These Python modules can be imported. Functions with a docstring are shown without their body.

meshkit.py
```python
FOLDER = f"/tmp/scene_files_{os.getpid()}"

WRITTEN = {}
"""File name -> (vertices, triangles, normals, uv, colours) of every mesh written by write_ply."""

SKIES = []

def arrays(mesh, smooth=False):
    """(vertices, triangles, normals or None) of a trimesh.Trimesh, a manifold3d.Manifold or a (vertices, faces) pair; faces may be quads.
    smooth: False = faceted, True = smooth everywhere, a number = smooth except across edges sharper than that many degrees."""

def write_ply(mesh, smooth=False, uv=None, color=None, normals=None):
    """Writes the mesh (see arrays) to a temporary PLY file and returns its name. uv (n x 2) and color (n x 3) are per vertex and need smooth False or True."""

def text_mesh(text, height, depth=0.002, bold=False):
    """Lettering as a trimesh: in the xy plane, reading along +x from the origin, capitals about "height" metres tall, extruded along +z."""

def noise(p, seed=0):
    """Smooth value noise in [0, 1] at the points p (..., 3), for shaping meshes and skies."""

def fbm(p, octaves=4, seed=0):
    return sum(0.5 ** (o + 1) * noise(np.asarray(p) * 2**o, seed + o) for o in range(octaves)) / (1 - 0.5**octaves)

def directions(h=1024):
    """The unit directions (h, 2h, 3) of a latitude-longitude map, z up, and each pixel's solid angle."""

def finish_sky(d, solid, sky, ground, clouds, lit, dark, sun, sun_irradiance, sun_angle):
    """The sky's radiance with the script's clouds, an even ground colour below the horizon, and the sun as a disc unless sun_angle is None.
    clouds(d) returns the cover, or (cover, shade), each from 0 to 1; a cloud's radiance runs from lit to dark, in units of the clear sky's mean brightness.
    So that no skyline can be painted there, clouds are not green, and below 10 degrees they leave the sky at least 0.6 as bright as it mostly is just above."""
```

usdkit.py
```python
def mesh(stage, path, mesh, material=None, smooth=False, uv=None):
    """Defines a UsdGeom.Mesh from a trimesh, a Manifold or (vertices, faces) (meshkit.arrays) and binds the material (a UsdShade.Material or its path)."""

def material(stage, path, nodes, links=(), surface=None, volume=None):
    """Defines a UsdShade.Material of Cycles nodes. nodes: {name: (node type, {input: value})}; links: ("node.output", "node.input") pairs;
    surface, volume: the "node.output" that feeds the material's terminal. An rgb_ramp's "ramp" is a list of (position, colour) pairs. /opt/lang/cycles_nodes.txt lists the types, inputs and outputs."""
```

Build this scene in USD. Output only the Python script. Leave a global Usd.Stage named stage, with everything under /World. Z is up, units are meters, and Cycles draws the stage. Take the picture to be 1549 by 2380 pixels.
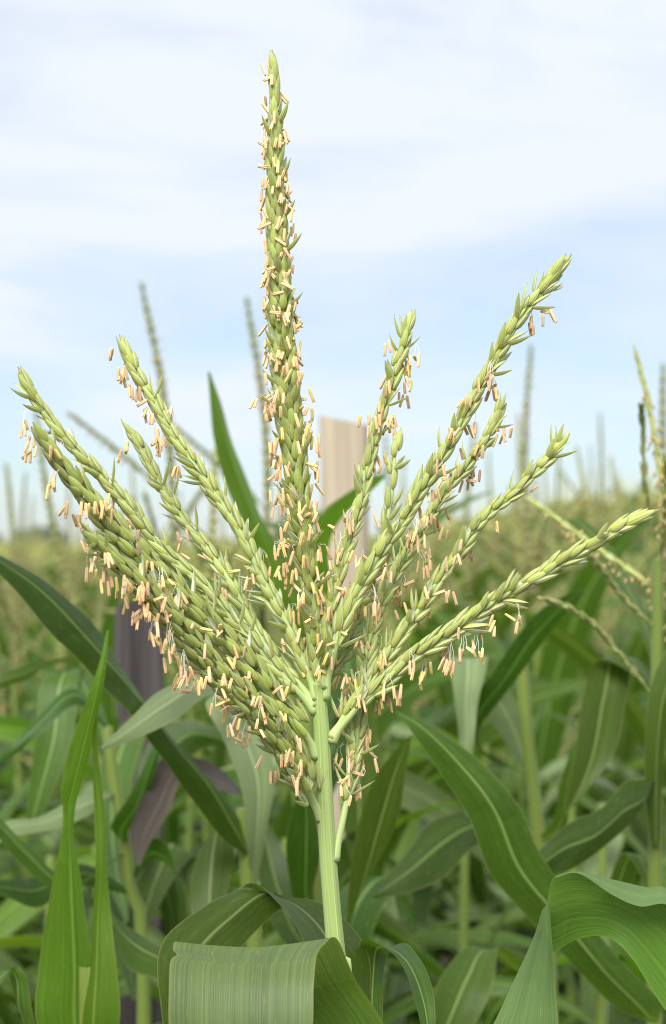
import math, random
import numpy as np, trimesh, usdkit, meshkit
from pxr import Gf, Sdf, Usd, UsdGeom, UsdLux, UsdShade, Vt

stage = Usd.Stage.CreateInMemory()
UsdGeom.SetStageUpAxis(stage, UsdGeom.Tokens.z)
UsdGeom.SetStageMetersPerUnit(stage, 1.0)
UsdGeom.Xform.Define(stage, '/World')
UsdGeom.Scope.Define(stage, '/World/Looks')
rng = np.random.default_rng(7)

# ------------------------------------------------------------------ camera
HC, PITCH, FPX = 2.05, math.radians(1.08), 4231.0          # eye height, upward tilt, focal length in units of a 1549 x 2380 picture
CAM = np.array([0, 0, HC])
FWD = np.array([0, math.cos(PITCH), math.sin(PITCH)])
UPV = np.array([0, -math.sin(PITCH), math.cos(PITCH)])
RGT = np.array([1.0, 0, 0])
cam = UsdGeom.Camera.Define(stage, '/World/camera')
cam.AddTranslateOp().Set(Gf.Vec3d(*CAM))
cam.AddRotateXOp().Set(90 + math.degrees(PITCH))
cam.CreateFocalLengthAttr(40.0)
cam.CreateHorizontalApertureAttr(1549 / FPX * 40)
cam.CreateVerticalApertureAttr(2380 / FPX * 40)
cam.CreateClippingRangeAttr(Gf.Vec2f(0.05, 2000))
cam.CreateFStopAttr(7.6)
cam.CreateFocusDistanceAttr(0.79)
cam.CreateExposureAttr(0.42)

# ------------------------------------------------------------------ sky and sun
SUN_EL, SUN_AZ = math.radians(50), math.radians(194)       # azimuth = atan2(x, y): behind the camera, a little to the left
sdir = np.array([math.sin(SUN_AZ) * math.cos(SUN_EL), math.cos(SUN_AZ) * math.cos(SUN_EL), math.sin(SUN_EL)])
sky_mat = usdkit.material(stage, '/World/Looks/sky', {
    "tc": ("texture_coordinate", {}),
    "map": ("mapping", {"scale": (1.3, 1.3, 5.0), "rotation": (0.0, 0.12, 0.0), "location": (0.3, 0.9, 0.15)}),
    "n": ("noise_texture", {"scale": 2.6, "detail": 6.0, "roughness": 0.55, "distortion": 0.35}),
    "r": ("rgb_ramp", {"ramp": [(0.31, (0.2,) * 3), (0.48, (0.5,) * 3), (0.62, (0.95,) * 3)]}),
    "sep": ("separate_xyz", {}),
    "hz": ("map_range", {"value": 0.0, "from_min": 0.0, "from_max": 0.22, "to_min": -0.16, "to_max": 0.5, "clamp": True}),
    "add": ("math", {"math_type": "add", "use_clamp": True}),
    "s": ("sky_texture", {"sky_type": "single_scattering", "sun_disc": False, "sun_elevation": SUN_EL, "sun_rotation": SUN_AZ,
                          "aerosol_density": 0.6, "air_density": 1.0}),
    "tint": ("mix_color", {"blend_type": "multiply", "fac": 1.0, "b": (0.79, 0.92, 1.10), "use_clamp": False}),
    "mix": ("mix_color", {"b": (6.7, 7.15, 7.7), "use_clamp": False}),
    "bg": ("background_shader", {"strength": 0.1})},
    [("tc.generated", "map.vector"), ("map.vector", "n.vector"), ("n.fac", "r.fac"), ("tc.generated", "sep.vector"), ("sep.z", "hz.value"),
     ("r.color", "add.value1"), ("hz.result", "add.value2"),
     ("add.value", "mix.fac"), ("s.color", "tint.a"), ("tint.result", "mix.a"), ("mix.result", "bg.color")], surface="bg.background")
dome = UsdLux.DomeLight.Define(stage, '/World/sky')
UsdShade.MaterialBindingAPI.Apply(dome.GetPrim()).Bind(sky_mat)
for k, v in (('label', 'pale blue summer sky veiled with thin white cloud'), ('category', 'sky'), ('kind', 'structure')):
    dome.GetPrim().SetCustomDataByKey(k, v)
sun = UsdLux.DistantLight.Define(stage, '/World/sun')
sun.CreateNormalizeAttr(True)
sun.CreateIntensityAttr(1.25)
sun.CreateAngleAttr(36.0)
sun.CreateColorAttr(Gf.Vec3f(1.0, 0.96, 0.9))
q = Gf.Rotation(Gf.Vec3d(0, 0, -1), Gf.Vec3d(*(-sdir))).GetQuat()
sun.AddOrientOp().Set(Gf.Quatf(q))


def P(u, v, d):
    """The point at distance d along the view whose place in the 1549 x 2380 picture is (u, v)."""
    u, v, d = np.asarray(u, float), np.asarray(v, float), np.asarray(d, float)
    return CAM + d[..., None] * (FWD + ((u - 774.5) / FPX)[..., None] * RGT - ((v - 1190) / FPX)[..., None] * UPV)


# ------------------------------------------------------------------ helpers
used = {}


def numbered(parent, name):
    k = (parent, name)
    n = used.get(k, 0)
    used[k] = n + 1
    return f'{parent}/{name}' if n == 0 else f'{parent}/{name}_{n:03d}'


def put(prim, **data):
    for k, v in data.items():
        if v:
            prim.SetCustomDataByKey(k, v)


def obj(parent, name, mesh, mat, smooth=True, uv=None, **data):
    path = numbered(str(parent), name)
    m = usdkit.mesh(stage, path, mesh, LOOK[mat], smooth, uv)
    put(m.GetPrim(), **data)
    return path


def thing(name, label, category, loc=None, group=None):
    path = numbered('/World', name)
    x = UsdGeom.Xform.Define(stage, path)
    if loc is not None:
        x.AddTranslateOp().Set(Gf.Vec3d(*map(float, loc)))
    put(x.GetPrim(), label=label, category=category, group=group)
    return path


class MB:
    """Collects pieces (vertices, triangles, uv) of one mesh."""
    def __init__(self):
        self.v, self.f, self.t, self.n = [], [], [], 0

    def add(self, piece):
        v, f, t = piece
        self.v.append(v); self.f.append(f + self.n); self.t.append(t); self.n += len(v)
        return self

    def get(self):
        return (np.vstack(self.v), np.vstack(self.f)), np.vstack(self.t)

    def obj(self, parent, name, mat, **data):
        if not self.n:
            return None
        m, t = self.get()
        return obj(parent, name, m, mat, True, t, **data)


def grid_faces(n, m, wrap=False):
    i, j = np.meshgrid(np.arange(n - 1), np.arange(m if wrap else m - 1), indexing='ij')
    a, b = i * m + j, i * m + (j + 1) % m
    c, d = a + m, b + m
    return np.vstack([np.stack([a, b, d], -1).reshape(-1, 3), np.stack([a, d, c], -1).reshape(-1, 3)])


def spline(pts, n):
    """Catmull-Rom through the rows of pts, n samples."""
    p = np.asarray(pts, float)
    p = np.vstack([2 * p[0] - p[1], p, 2 * p[-1] - p[-2]])
    s = np.linspace(0, len(p) - 3 - 1e-9, n)
    i = s.astype(int); t = (s - i)[:, None]
    a, b, c, d = p[i], p[i + 1], p[i + 2], p[i + 3]
    return 0.5 * (2 * b + (c - a) * t + (2 * a - 5 * b + 4 * c - d) * t**2 + (3 * b - a - 3 * c + d) * t**3)


def resample(p, n):
    s = np.r_[0, np.cumsum(np.linalg.norm(np.diff(p[:, :3], axis=0), axis=1))]
    x = np.linspace(0, s[-1], n)
    return np.stack([np.interp(x, s, p[:, k]) for k in range(p.shape[1])], 1)


def unit(a):
    a = np.asarray(a, float)
    return a / np.maximum(np.linalg.norm(a, axis=-1, keepdims=True), 1e-12)


def frames(p, ref=(0, -1, 0)):
    """Tangent and two normals along a path; the first normal stays near ref."""
    t = unit(np.gradient(p, axis=0))
    r = np.broadcast_to(np.asarray(ref, float), t.shape)
    n = unit(r - (r * t).sum(1, keepdims=True) * t)
    return t, n, np.cross(t, n)


def tube(p, r, k=8, ref=(0, -1, 0), cap=True):
    p = np.asarray(p, float); r = np.broadcast_to(np.asarray(r, float), len(p))
    s = np.r_[0, np.cumsum(np.linalg.norm(np.diff(p, axis=0), axis=1))]
    if cap:
        p = np.vstack([p[0], p, p[-1]]); r = np.r_[1e-5, r, 1e-5]; s = np.r_[s[0], s, s[-1]]
        t, n, b = frames(p[1:-1], ref)
        t, n, b = (np.vstack([x[:1], x, x[-1:]]) for x in (t, n, b))
    else:
        t, n, b = frames(p, ref)
    a = np.linspace(0, 2 * np.pi, k, endpoint=False)
    v = p[:, None] + r[:, None, None] * (np.cos(a)[None, :, None] * n[:, None] + np.sin(a)[None, :, None] * b[:, None])
    uv = np.stack(np.broadcast_arrays(a[None, :] / (2 * np.pi), s[:, None]), -1).reshape(-1, 2)
    return v.reshape(-1, 3), grid_faces(len(p), k, True), uv


# ------------------------------------------------------------------ materials
LOOK = {}


def look(name, nodes, links, surface):
    LOOK[name] = usdkit.material(stage, '/World/Looks/' + name, nodes, links, surface=surface)


def leaf_look(name, dark, light, rib, trans, tf=0.3, rough=0.48, veins=26.0, specks=0.25, spec=0.28, under=(1, 1, 1), bump=0.35, edge=(0.20, 0.22, 0.08)):
    """A maize blade: stripes along it, a pale midrib, a thin tan margin, some flecks; light passes through."""
    look(name, {
        "uv": ("texture_coordinate", {}), "sep": ("separate_xyz", {}),
        "m1": ("mapping", {"scale": (veins, 1.2, 1.0)}), "n1": ("noise_texture", {"scale": 1.0, "detail": 3.0, "roughness": 0.7}),
        "m2": ("mapping", {"scale": (3.0, 9.0, 1.0)}), "n2": ("noise_texture", {"scale": 1.0, "detail": 3.0}),
        "m3": ("mapping", {"scale": (60.0, 95.0, 1.0)}), "n3": ("noise_texture", {"scale": 1.0, "detail": 1.0}),
        "r1": ("rgb_ramp", {"ramp": [(0.36, (0,) * 3), (0.66, (1,) * 3)]}),
        "c1": ("mix_color", {"a": dark, "b": light}),
        "r2": ("rgb_ramp", {"ramp": [(0.3, (0.84, 0.85, 0.83)), (0.7, (1.14, 1.12, 1.08))]}),
        "c2": ("mix_color", {"blend_type": "multiply", "fac": 1.0, "use_clamp": False}),
        "r3": ("rgb_ramp", {"ramp": [(0.64, (0,) * 3), (0.74, (specks * 1.3,) * 3)]}),
        "c3": ("mix_color", {"b": (0.26, 0.27, 0.08)}),
        "rm": ("rgb_ramp", {"ramp": [(0.0, (1,) * 3), (0.013, (0.75,) * 3), (0.024, (0.25,) * 3), (0.04, (0,) * 3)]}),
        "re": ("rgb_ramp", {"ramp": [(0.482, (0,) * 3), (0.494, (0.7,) * 3)]}),
        "sub": ("math", {"math_type": "subtract", "value2": 0.5}), "ab": ("math", {"math_type": "absolute"}),
        "c4": ("mix_color", {"b": rib}), "c5": ("mix_color", {"b": edge}),
        "oi": ("object_info", {}), "mr": ("map_range", {"from_min": 0.0, "from_max": 1.0, "to_min": 0.488, "to_max": 0.512}),
        "mv": ("map_range", {"from_min": 0.0, "from_max": 1.0, "to_min": 0.82, "to_max": 1.15}),
        "h": ("hsv", {}), "ge": ("geometry", {}), "uc": ("mix_color", {"a": (1, 1, 1), "b": under, "use_clamp": False}), "um": ("mix_color", {"blend_type": "multiply", "fac": 1.0, "use_clamp": False}),
        "b": ("bump", {"strength": bump, "distance": 0.0007}),
        "p": ("principled_bsdf", {"roughness": rough, "specular_ior_level": spec, "sheen_weight": 0.0}),
        "tm": ("mix_color", {"blend_type": "multiply", "fac": 1.0, "b": trans, "use_clamp": False}),
        "t": ("translucent_bsdf", {}), "mix": ("mix_closure", {"fac": tf})},
        [("uv.UV", "sep.vector"), ("uv.UV", "m1.vector"), ("m1.vector", "n1.vector"), ("uv.UV", "m2.vector"), ("m2.vector", "n2.vector"),
         ("uv.UV", "m3.vector"), ("m3.vector", "n3.vector"), ("n1.fac", "r1.fac"), ("r1.color", "c1.fac"), ("n2.fac", "r2.fac"),
         ("c1.result", "c2.a"), ("r2.color", "c2.b"), ("n3.fac", "r3.fac"), ("c2.result", "c3.a"), ("r3.color", "c3.fac"),
         ("sep.x", "sub.value1"), ("sub.value", "ab.value1"), ("ab.value", "rm.fac"), ("ab.value", "re.fac"),
         ("c3.result", "c4.a"), ("rm.color", "c4.fac"), ("c4.result", "c5.a"), ("re.color", "c5.fac"),
         ("oi.random", "mr.value"), ("oi.random", "mv.value"), ("mr.result", "h.hue"), ("mv.result", "h.value"), ("c5.result", "h.color"),
         ("ge.backfacing", "uc.fac"), ("uc.result", "um.b"), ("h.color", "um.a"), ("um.result", "p.base_color"), ("n1.fac", "b.height"), ("b.normal", "p.normal"),
         ("h.color", "tm.a"), ("tm.result", "t.color"), ("p.BSDF", "mix.closure1"), ("t.BSDF", "mix.closure2")], "mix.closure")


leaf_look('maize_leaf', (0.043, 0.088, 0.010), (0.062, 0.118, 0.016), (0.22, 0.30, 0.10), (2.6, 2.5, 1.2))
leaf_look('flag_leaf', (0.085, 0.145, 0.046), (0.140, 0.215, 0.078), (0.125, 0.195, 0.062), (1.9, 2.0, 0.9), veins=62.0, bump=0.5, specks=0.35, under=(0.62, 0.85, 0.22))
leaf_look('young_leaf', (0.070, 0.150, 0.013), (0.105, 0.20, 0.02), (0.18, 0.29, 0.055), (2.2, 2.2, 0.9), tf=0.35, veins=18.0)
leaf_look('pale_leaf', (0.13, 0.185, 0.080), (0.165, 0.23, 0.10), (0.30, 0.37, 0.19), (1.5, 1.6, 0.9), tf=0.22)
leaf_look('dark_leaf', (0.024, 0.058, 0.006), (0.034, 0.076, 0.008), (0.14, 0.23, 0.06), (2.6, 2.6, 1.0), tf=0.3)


def simple(name, col, rough=0.55, tf=0.0, trans=None, var=0.2, scale=400.0, spec=0.4, stripe=None):
    nodes = {"g": ("geometry", {}), "n": ("noise_texture", {"scale": scale, "detail": 3.0}),
             "r": ("rgb_ramp", {"ramp": [(0.3, tuple(c * (1 - var) for c in col)), (0.7, tuple(min(1, c * (1 + var)) for c in col))]}),
             "p": ("principled_bsdf", {"roughness": rough, "specular_ior_level": spec, "sheen_weight": 0.1})}
    links = [("n.fac", "r.fac"), ("r.color", "p.base_color")]
    if stripe:
        nodes["uv"] = ("texture_coordinate", {}); nodes["m"] = ("mapping", {"scale": stripe})
        links += [("uv.UV", "m.vector"), ("m.vector", "n.vector")]
        nodes["n"][1]["scale"] = 1.0
    else:
        links += [("g.position", "n.vector")]
    if tf:
        nodes["t"] = ("translucent_bsdf", {"color": trans or col}); nodes["mix"] = ("mix_closure", {"fac": tf})
        links += [("p.BSDF", "mix.closure1"), ("t.BSDF", "mix.closure2")]
    look(name, nodes, links, "mix.closure" if tf else "p.BSDF")


simple('tassel_stem', (0.34, 0.45, 0.15), 0.42, tf=0.12, var=0.36, stripe=(34.0, 5.0, 1.0))
simple('branch_stem', (0.42, 0.53, 0.20), 0.5, tf=0.12, var=0.15, stripe=(9.0, 30.0, 1.0))
simple('stalk', (0.13, 0.185, 0.032), 0.4, var=0.22, stripe=(16.0, 4.0, 1.0))
simple('filament', (0.85, 0.86, 0.80), 0.4, var=0.03)
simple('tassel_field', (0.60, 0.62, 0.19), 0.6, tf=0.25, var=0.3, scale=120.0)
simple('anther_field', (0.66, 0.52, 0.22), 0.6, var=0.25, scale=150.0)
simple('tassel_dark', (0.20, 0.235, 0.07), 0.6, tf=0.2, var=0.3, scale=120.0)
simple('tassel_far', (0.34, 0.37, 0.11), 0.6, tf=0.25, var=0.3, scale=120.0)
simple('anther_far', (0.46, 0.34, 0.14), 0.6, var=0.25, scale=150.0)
simple('soil', (0.05, 0.037, 0.026), 0.95, var=0.4, scale=6.0, spec=0.1)
simple('far_tree', (0.035, 0.055, 0.035), 0.8, var=0.3, scale=0.6)
simple('grey_wood', (0.054, 0.047, 0.046), 0.8, var=0.75, stripe=(46.0, 2.0, 1.0), spec=0.2)
simple('tan_wood', (0.35, 0.295, 0.215), 0.7, var=0.3, stripe=(34.0, 2.0, 1.0))
simple('wood_red', (0.30, 0.15, 0.13), 0.75, var=0.3, stripe=(22.0, 3.0, 1.0))
simple('withered_leaf', (0.080, 0.066, 0.055), 0.75, tf=0.1, var=0.6, stripe=(18.0, 3.0, 1.0), spec=0.2)
simple('dry_leaf', (0.30, 0.23, 0.17), 0.7, tf=0.2, var=0.4, stripe=(20.0, 2.0, 1.0))


def spikelet_look(name, mid):
    """Glumes: green between pale veins, yellowish at the foot, a purple tip."""
    look(name, {
        "uv": ("texture_coordinate", {}), "sep": ("separate_xyz", {}),
        "w": ("math", {"math_type": "multiply", "value2": 34.0}), "s": ("math", {"math_type": "sine"}),
        "sr": ("map_range", {"from_min": -1.0, "from_max": 1.0, "to_min": 0.0, "to_max": 1.0}),
        "sp": ("math", {"math_type": "power", "value2": 3.0}), "sa": ("math", {"math_type": "multiply", "value2": 0.6}),
        "c1": ("mix_color", {"a": mid, "b": (0.60, 0.66, 0.34)}),
        "rb": ("rgb_ramp", {"ramp": [(0.0, (0.95,) * 3), (0.18, (0.8,) * 3), (0.45, (0,) * 3)]}),
        "c2": ("mix_color", {"b": (0.52, 0.56, 0.10)}),
        "rt": ("rgb_ramp", {"ramp": [(0.88, (0,) * 3), (0.95, (0.5,) * 3), (0.985, (0.95,) * 3)]}),
        "c3": ("mix_color", {"b": (0.27, 0.12, 0.14)}),
        "e0": ("math", {"math_type": "subtract", "value2": 0.5}), "e1": ("math", {"math_type": "absolute"}),
        "re": ("rgb_ramp", {"ramp": [(0.36, (0,) * 3), (0.47, (0.75,) * 3)]}), "c4": ("mix_color", {"b": (0.66, 0.70, 0.50)}),
        "oi": ("object_info", {}), "ge": ("geometry", {}), "ra": ("math", {"math_type": "add"}), "rf": ("math", {"math_type": "fraction"}),
        "mv": ("map_range", {"from_min": 0.0, "from_max": 1.0, "to_min": 0.8, "to_max": 1.14}),
        "mh": ("map_range", {"from_min": 0.0, "from_max": 1.0, "to_min": 0.492, "to_max": 0.508}),
        "h": ("hsv", {}), "in": ("mix_color", {"b": (0.74, 0.76, 0.62)}), "bp": ("bump", {"strength": 0.5, "distance": 0.0002}),
        "p": ("principled_bsdf", {"roughness": 0.42, "specular_ior_level": 0.45, "sheen_weight": 0.15}),
        "t": ("translucent_bsdf", {}), "mix": ("mix_closure", {"fac": 0.26})},
        [("uv.UV", "sep.vector"), ("sep.x", "w.value1"), ("w.value", "s.value1"), ("s.value", "sr.value"), ("sr.result", "sp.value1"),
         ("sp.value", "sa.value1"), ("sa.value", "c1.fac"), ("sep.y", "rb.fac"), ("c1.result", "c2.a"), ("rb.color", "c2.fac"),
         ("sep.x", "e0.value1"), ("e0.value", "e1.value1"), ("e1.value", "re.fac"), ("c2.result", "c4.a"), ("re.color", "c4.fac"),
         ("sep.y", "rt.fac"), ("c4.result", "c3.a"), ("rt.color", "c3.fac"),
         ("oi.random", "ra.value1"), ("ge.random_per_island", "ra.value2"), ("ra.value", "rf.value1"), ("rf.value", "mv.value"), ("rf.value", "mh.value"),
         ("mv.result", "h.value"), ("mh.result", "h.hue"), ("c3.result", "h.color"), ("ge.backfacing", "in.fac"), ("h.color", "in.a"), ("in.result", "p.base_color"), ("h.color", "t.color"),
         ("sr.result", "bp.height"), ("bp.normal", "p.normal"), ("p.BSDF", "mix.closure1"), ("t.BSDF", "mix.closure2")], "mix.closure")


spikelet_look('spikelet', (0.43, 0.51, 0.105))
spikelet_look('spikelet_deep', (0.37, 0.46, 0.07))


def anther_look(name, a, b):
    look(name, {
        "uv": ("texture_coordinate", {}), "sep": ("separate_xyz", {}), "ge": ("geometry", {}),
        "n": ("noise_texture", {"scale": 700.0, "detail": 2.0}), "n2": ("noise_texture", {"scale": 60.0, "detail": 1.0}),
        "ad": ("math", {"math_type": "add"}), "r": ("rgb_ramp", {"ramp": [(0.75, a), (1.25 / 1.3, b)]}),
        "rt": ("rgb_ramp", {"ramp": [(0.82, (0,) * 3), (1.0, (0.45,) * 3)]}), "c": ("mix_color", {"b": (0.62, 0.40, 0.10)}),
        "p": ("principled_bsdf", {"roughness": 0.6, "specular_ior_level": 0.25})},
        [("uv.UV", "sep.vector"), ("ge.position", "n.vector"), ("ge.position", "n2.vector"), ("n.fac", "ad.value1"), ("n2.fac", "ad.value2"), ("ad.value", "r.fac"),
         ("sep.y", "rt.fac"), ("r.color", "c.a"), ("rt.color", "c.fac"), ("c.result", "p.base_color")], "p.BSDF")


anther_look('anther_tan', (0.64, 0.42, 0.205), (0.74, 0.515, 0.275))
anther_look('anther_yellow', (0.60, 0.51, 0.17), (0.66, 0.54, 0.20))
anther_look('anther_mauve', (0.48, 0.31, 0.22), (0.55, 0.38, 0.22))


# ------------------------------------------------------------------ ground, rising gently to the right
def ground_z(x, y):
    x, y = np.asarray(x, float), np.asarray(y, float)
    s = np.clip((y - 2.5) / 7, 0, 1); s = s * s * (3 - 2 * s)
    r = np.log1p(np.exp(np.clip((x - 0.3) * 3, -30, 30))) / 3
    return s * 0.24 * np.minimum(r, 3 + 0.3 * np.maximum(r - 3, 0)) * np.exp(-np.maximum(y - 60, 0) / 60.0)


gy = np.r_[-60, -20, -6, np.linspace(-2, 14, 33), np.geomspace(15, 900, 40)]
gx = np.r_[-600, -200, -60, -20, np.linspace(-8, 14, 45), 20, 60, 200, 600]
GX, GY = np.meshgrid(gx, gy, indexing='ij')
gz = ground_z(GX, GY) + 0.02 * meshkit.noise(np.stack([GX * 3, GY * 3, 0 * GX], -1)) - 0.01
gv = np.stack([GX, GY, gz], -1).reshape(-1, 3)
f = grid_faces(len(gx), len(gy))[:, ::-1]
obj('/World', 'ground', (gv, f), 'soil', True, gv[:, :2], label='brown soil of the maize field, mostly hidden under leaves', category='ground', kind='structure')


# ------------------------------------------------------------------ blades, spikelets, anthers
def ribbon(edge_a, edge_b, belly=0.12, n=40, m=9, ripple=0.0, seed=0, fold=0.5):
    """A blade between two edges (rows of points); belly is how far its middle sinks, as a share of its width."""
    A, B = spline(edge_a, n), spline(edge_b, n)
    mid = (A + B) / 2
    side = B - A
    w = np.linalg.norm(side, axis=1, keepdims=True)
    s = unit(side)
    t = unit(np.gradient(mid, axis=0))
    nrm = unit(np.cross(s, t))
    x = np.linspace(0, 1, m)
    prof = (1 - np.abs(2 * x - 1) ** 1.5) * fold + (1 - np.abs(2 * x - 1)) * (1 - fold)
    L = np.r_[0, np.cumsum(np.linalg.norm(np.diff(mid, axis=0), axis=1))]
    v = A[:, None] * (1 - x)[None, :, None] + B[:, None] * x[None, :, None] + nrm[:, None] * (w * belly)[:, :, None] * prof[None, :, None]
    if ripple:
        r = np.random.default_rng(seed)
        ph = r.uniform(0, 6.28, 4)
        wave = np.sin(L * 55 + ph[0]) + 0.6 * np.sin(L * 97 + ph[1])
        wave2 = np.sin(L * 48 + ph[2]) + 0.6 * np.sin(L * 103 + ph[3])
        e = np.maximum(0, 1 - x / 0.35)[None] * wave[:, None] + np.maximum(0, (x - 0.65) / 0.35)[None] * wave2[:, None]
        v = v + nrm[:, None] * (ripple * w * e)[:, :, None]
    uv = np.stack(np.broadcast_arrays(x[None], L[:, None]), -1).reshape(-1, 2)
    return v.reshape(-1, 3), grid_faces(n, m), uv


def traced(st, turn=False, **kw):
    """st: rows (ua, va, ub, vb, depth a, depth b) from the foot of a blade to its tip."""
    st = np.asarray(st, float)
    if turn:
        st = st[:, [2, 3, 0, 1, 5, 4]]
        kw['belly'] = -kw.get('belly', 0.12)
    return ribbon(P(st[:, 0], st[:, 1], st[:, 4]), P(st[:, 2], st[:, 3], st[:, 5]), **kw)


_T = np.array([0.0, 0.07, 0.2, 0.38, 0.58, 0.78, 0.92, 1.0])
_R = np.array([0.30, 0.66, 0.93, 1.0, 0.88, 0.56, 0.24, 0.02])
_PH = np.linspace(0, np.pi, 6)


def spikelet(base, axis, out, L, W, gape=0.0, bend=0.0):
    """Two glumes, each half of a pointed lens, that gape by an angle."""
    z = unit(axis); y = unit(out - np.dot(out, z) * z); x = np.cross(y, z)
    V, F, T, k = [], [], [], 0
    for s in (1, -1):
        px = W / 2 * _R[:, None] * np.cos(_PH)[None]
        py = s * W * 0.42 * _R[:, None] * np.sin(_PH)[None]
        pz = np.broadcast_to(L * _T[:, None] * (1 if s > 0 else 0.95), px.shape)
        py = py + bend * L * _T[:, None] ** 2
        a = s * gape / 2
        py, pz = py * math.cos(a) + pz * math.sin(a), pz * math.cos(a) - py * math.sin(a)
        v = base + px[..., None] * x + py[..., None] * y + pz[..., None] * z
        V.append(v.reshape(-1, 3))
        f = grid_faces(len(_T), len(_PH)) + k
        F.append(f if s > 0 else f[:, ::-1])
        T.append(np.stack(np.broadcast_arrays(_PH[None] / np.pi, _T[:, None]), -1).reshape(-1, 2))
        k += len(V[-1])
    return np.vstack(V), np.vstack(F), np.vstack(T)


def anther(top, axis, face, L=0.0066, W=0.0021):
    """Two parallel pollen sacs that part at both ends."""
    z = unit(axis); y = unit(face - np.dot(face, z) * z); x = np.cross(y, z)
    t = np.array([0, 0.05, 0.3, 0.65, 0.93, 1.0]); r = np.array([0.35, 0.8, 1.0, 0.95, 0.8, 0.3])
    off = np.array([0.10, 0.15, 0.17, 0.18, 0.22, 0.30])
    a = np.linspace(0, 2 * np.pi, 6, endpoint=False)
    V, F, T, k = [], [], [], 0
    for s in (1, -1):
        px = s * off[:, None] * W + W * 0.30 * r[:, None] * np.cos(a)
        py = W * 0.38 * r[:, None] * np.sin(a)
        pz = np.broadcast_to(L * t[:, None], px.shape)
        v = (top + px[..., None] * x + py[..., None] * y + pz[..., None] * z).reshape(-1, 3)
        f = grid_faces(6, 6, True)
        caps = [[0, i + 1, i] for i in range(1, 5)] + [[30, 30 + i, 30 + i + 1] for i in range(1, 5)]
        V.append(v); F.append(np.vstack([f, caps]) + k); k += len(v)
        T.append(np.stack(np.broadcast_arrays(a[None] / 6.2832, t[:, None]), -1).reshape(-1, 2))
    return np.vstack(V), np.vstack(F), np.vstack(T)


# ------------------------------------------------------------------ the flowering maize plant in focus
D0 = 0.80
PX = D0 / FPX                                               # metres for one unit of the picture at the plant
plant = thing('maize_plant', 'flowering maize plant in sharp focus with a spread tassel full of hanging anthers', 'maize plant', P(800, 2420, D0) * [1, 1, 0])
ORIGIN = P(800, 2420, D0) * [1, 1, 0]


def local(piece):
    return piece[0] - ORIGIN, piece[1], piece[2]


stem_px = [(741, 1585, 15), (744, 1640, 17.5), (749, 1720, 19), (755, 1850, 19.5), (763, 1990, 20), (773, 2120, 20.5), (784, 2240, 22), (800, 2420, 25)]
sp = np.array([P(u, v, D0) for u, v, r in stem_px])
low = np.array([[sp[-1][0] + 0.001, sp[-1][1] + 0.012, z] for z in (1.5, 1.1, 0.7, 0.3, 0.0)])
path = spline(np.vstack([sp, low]), 90)
rad = np.interp(path[:, 2], [0, 1.2, 1.75, sp[-1][2], sp[0][2]], [0.013, 0.011, 0.0085, 25 * PX, 15 * PX])
sr = np.interp(-path[:, 2], -sp[:, 2], [r * PX for _, _, r in stem_px])
rad = np.where(path[:, 2] > sp[-1][2], sr, rad)
obj(plant, 'stem', *(lambda m: (m[:2], 'tassel_stem', True, m[2]))(local(tube(path, rad, 20))))

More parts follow.
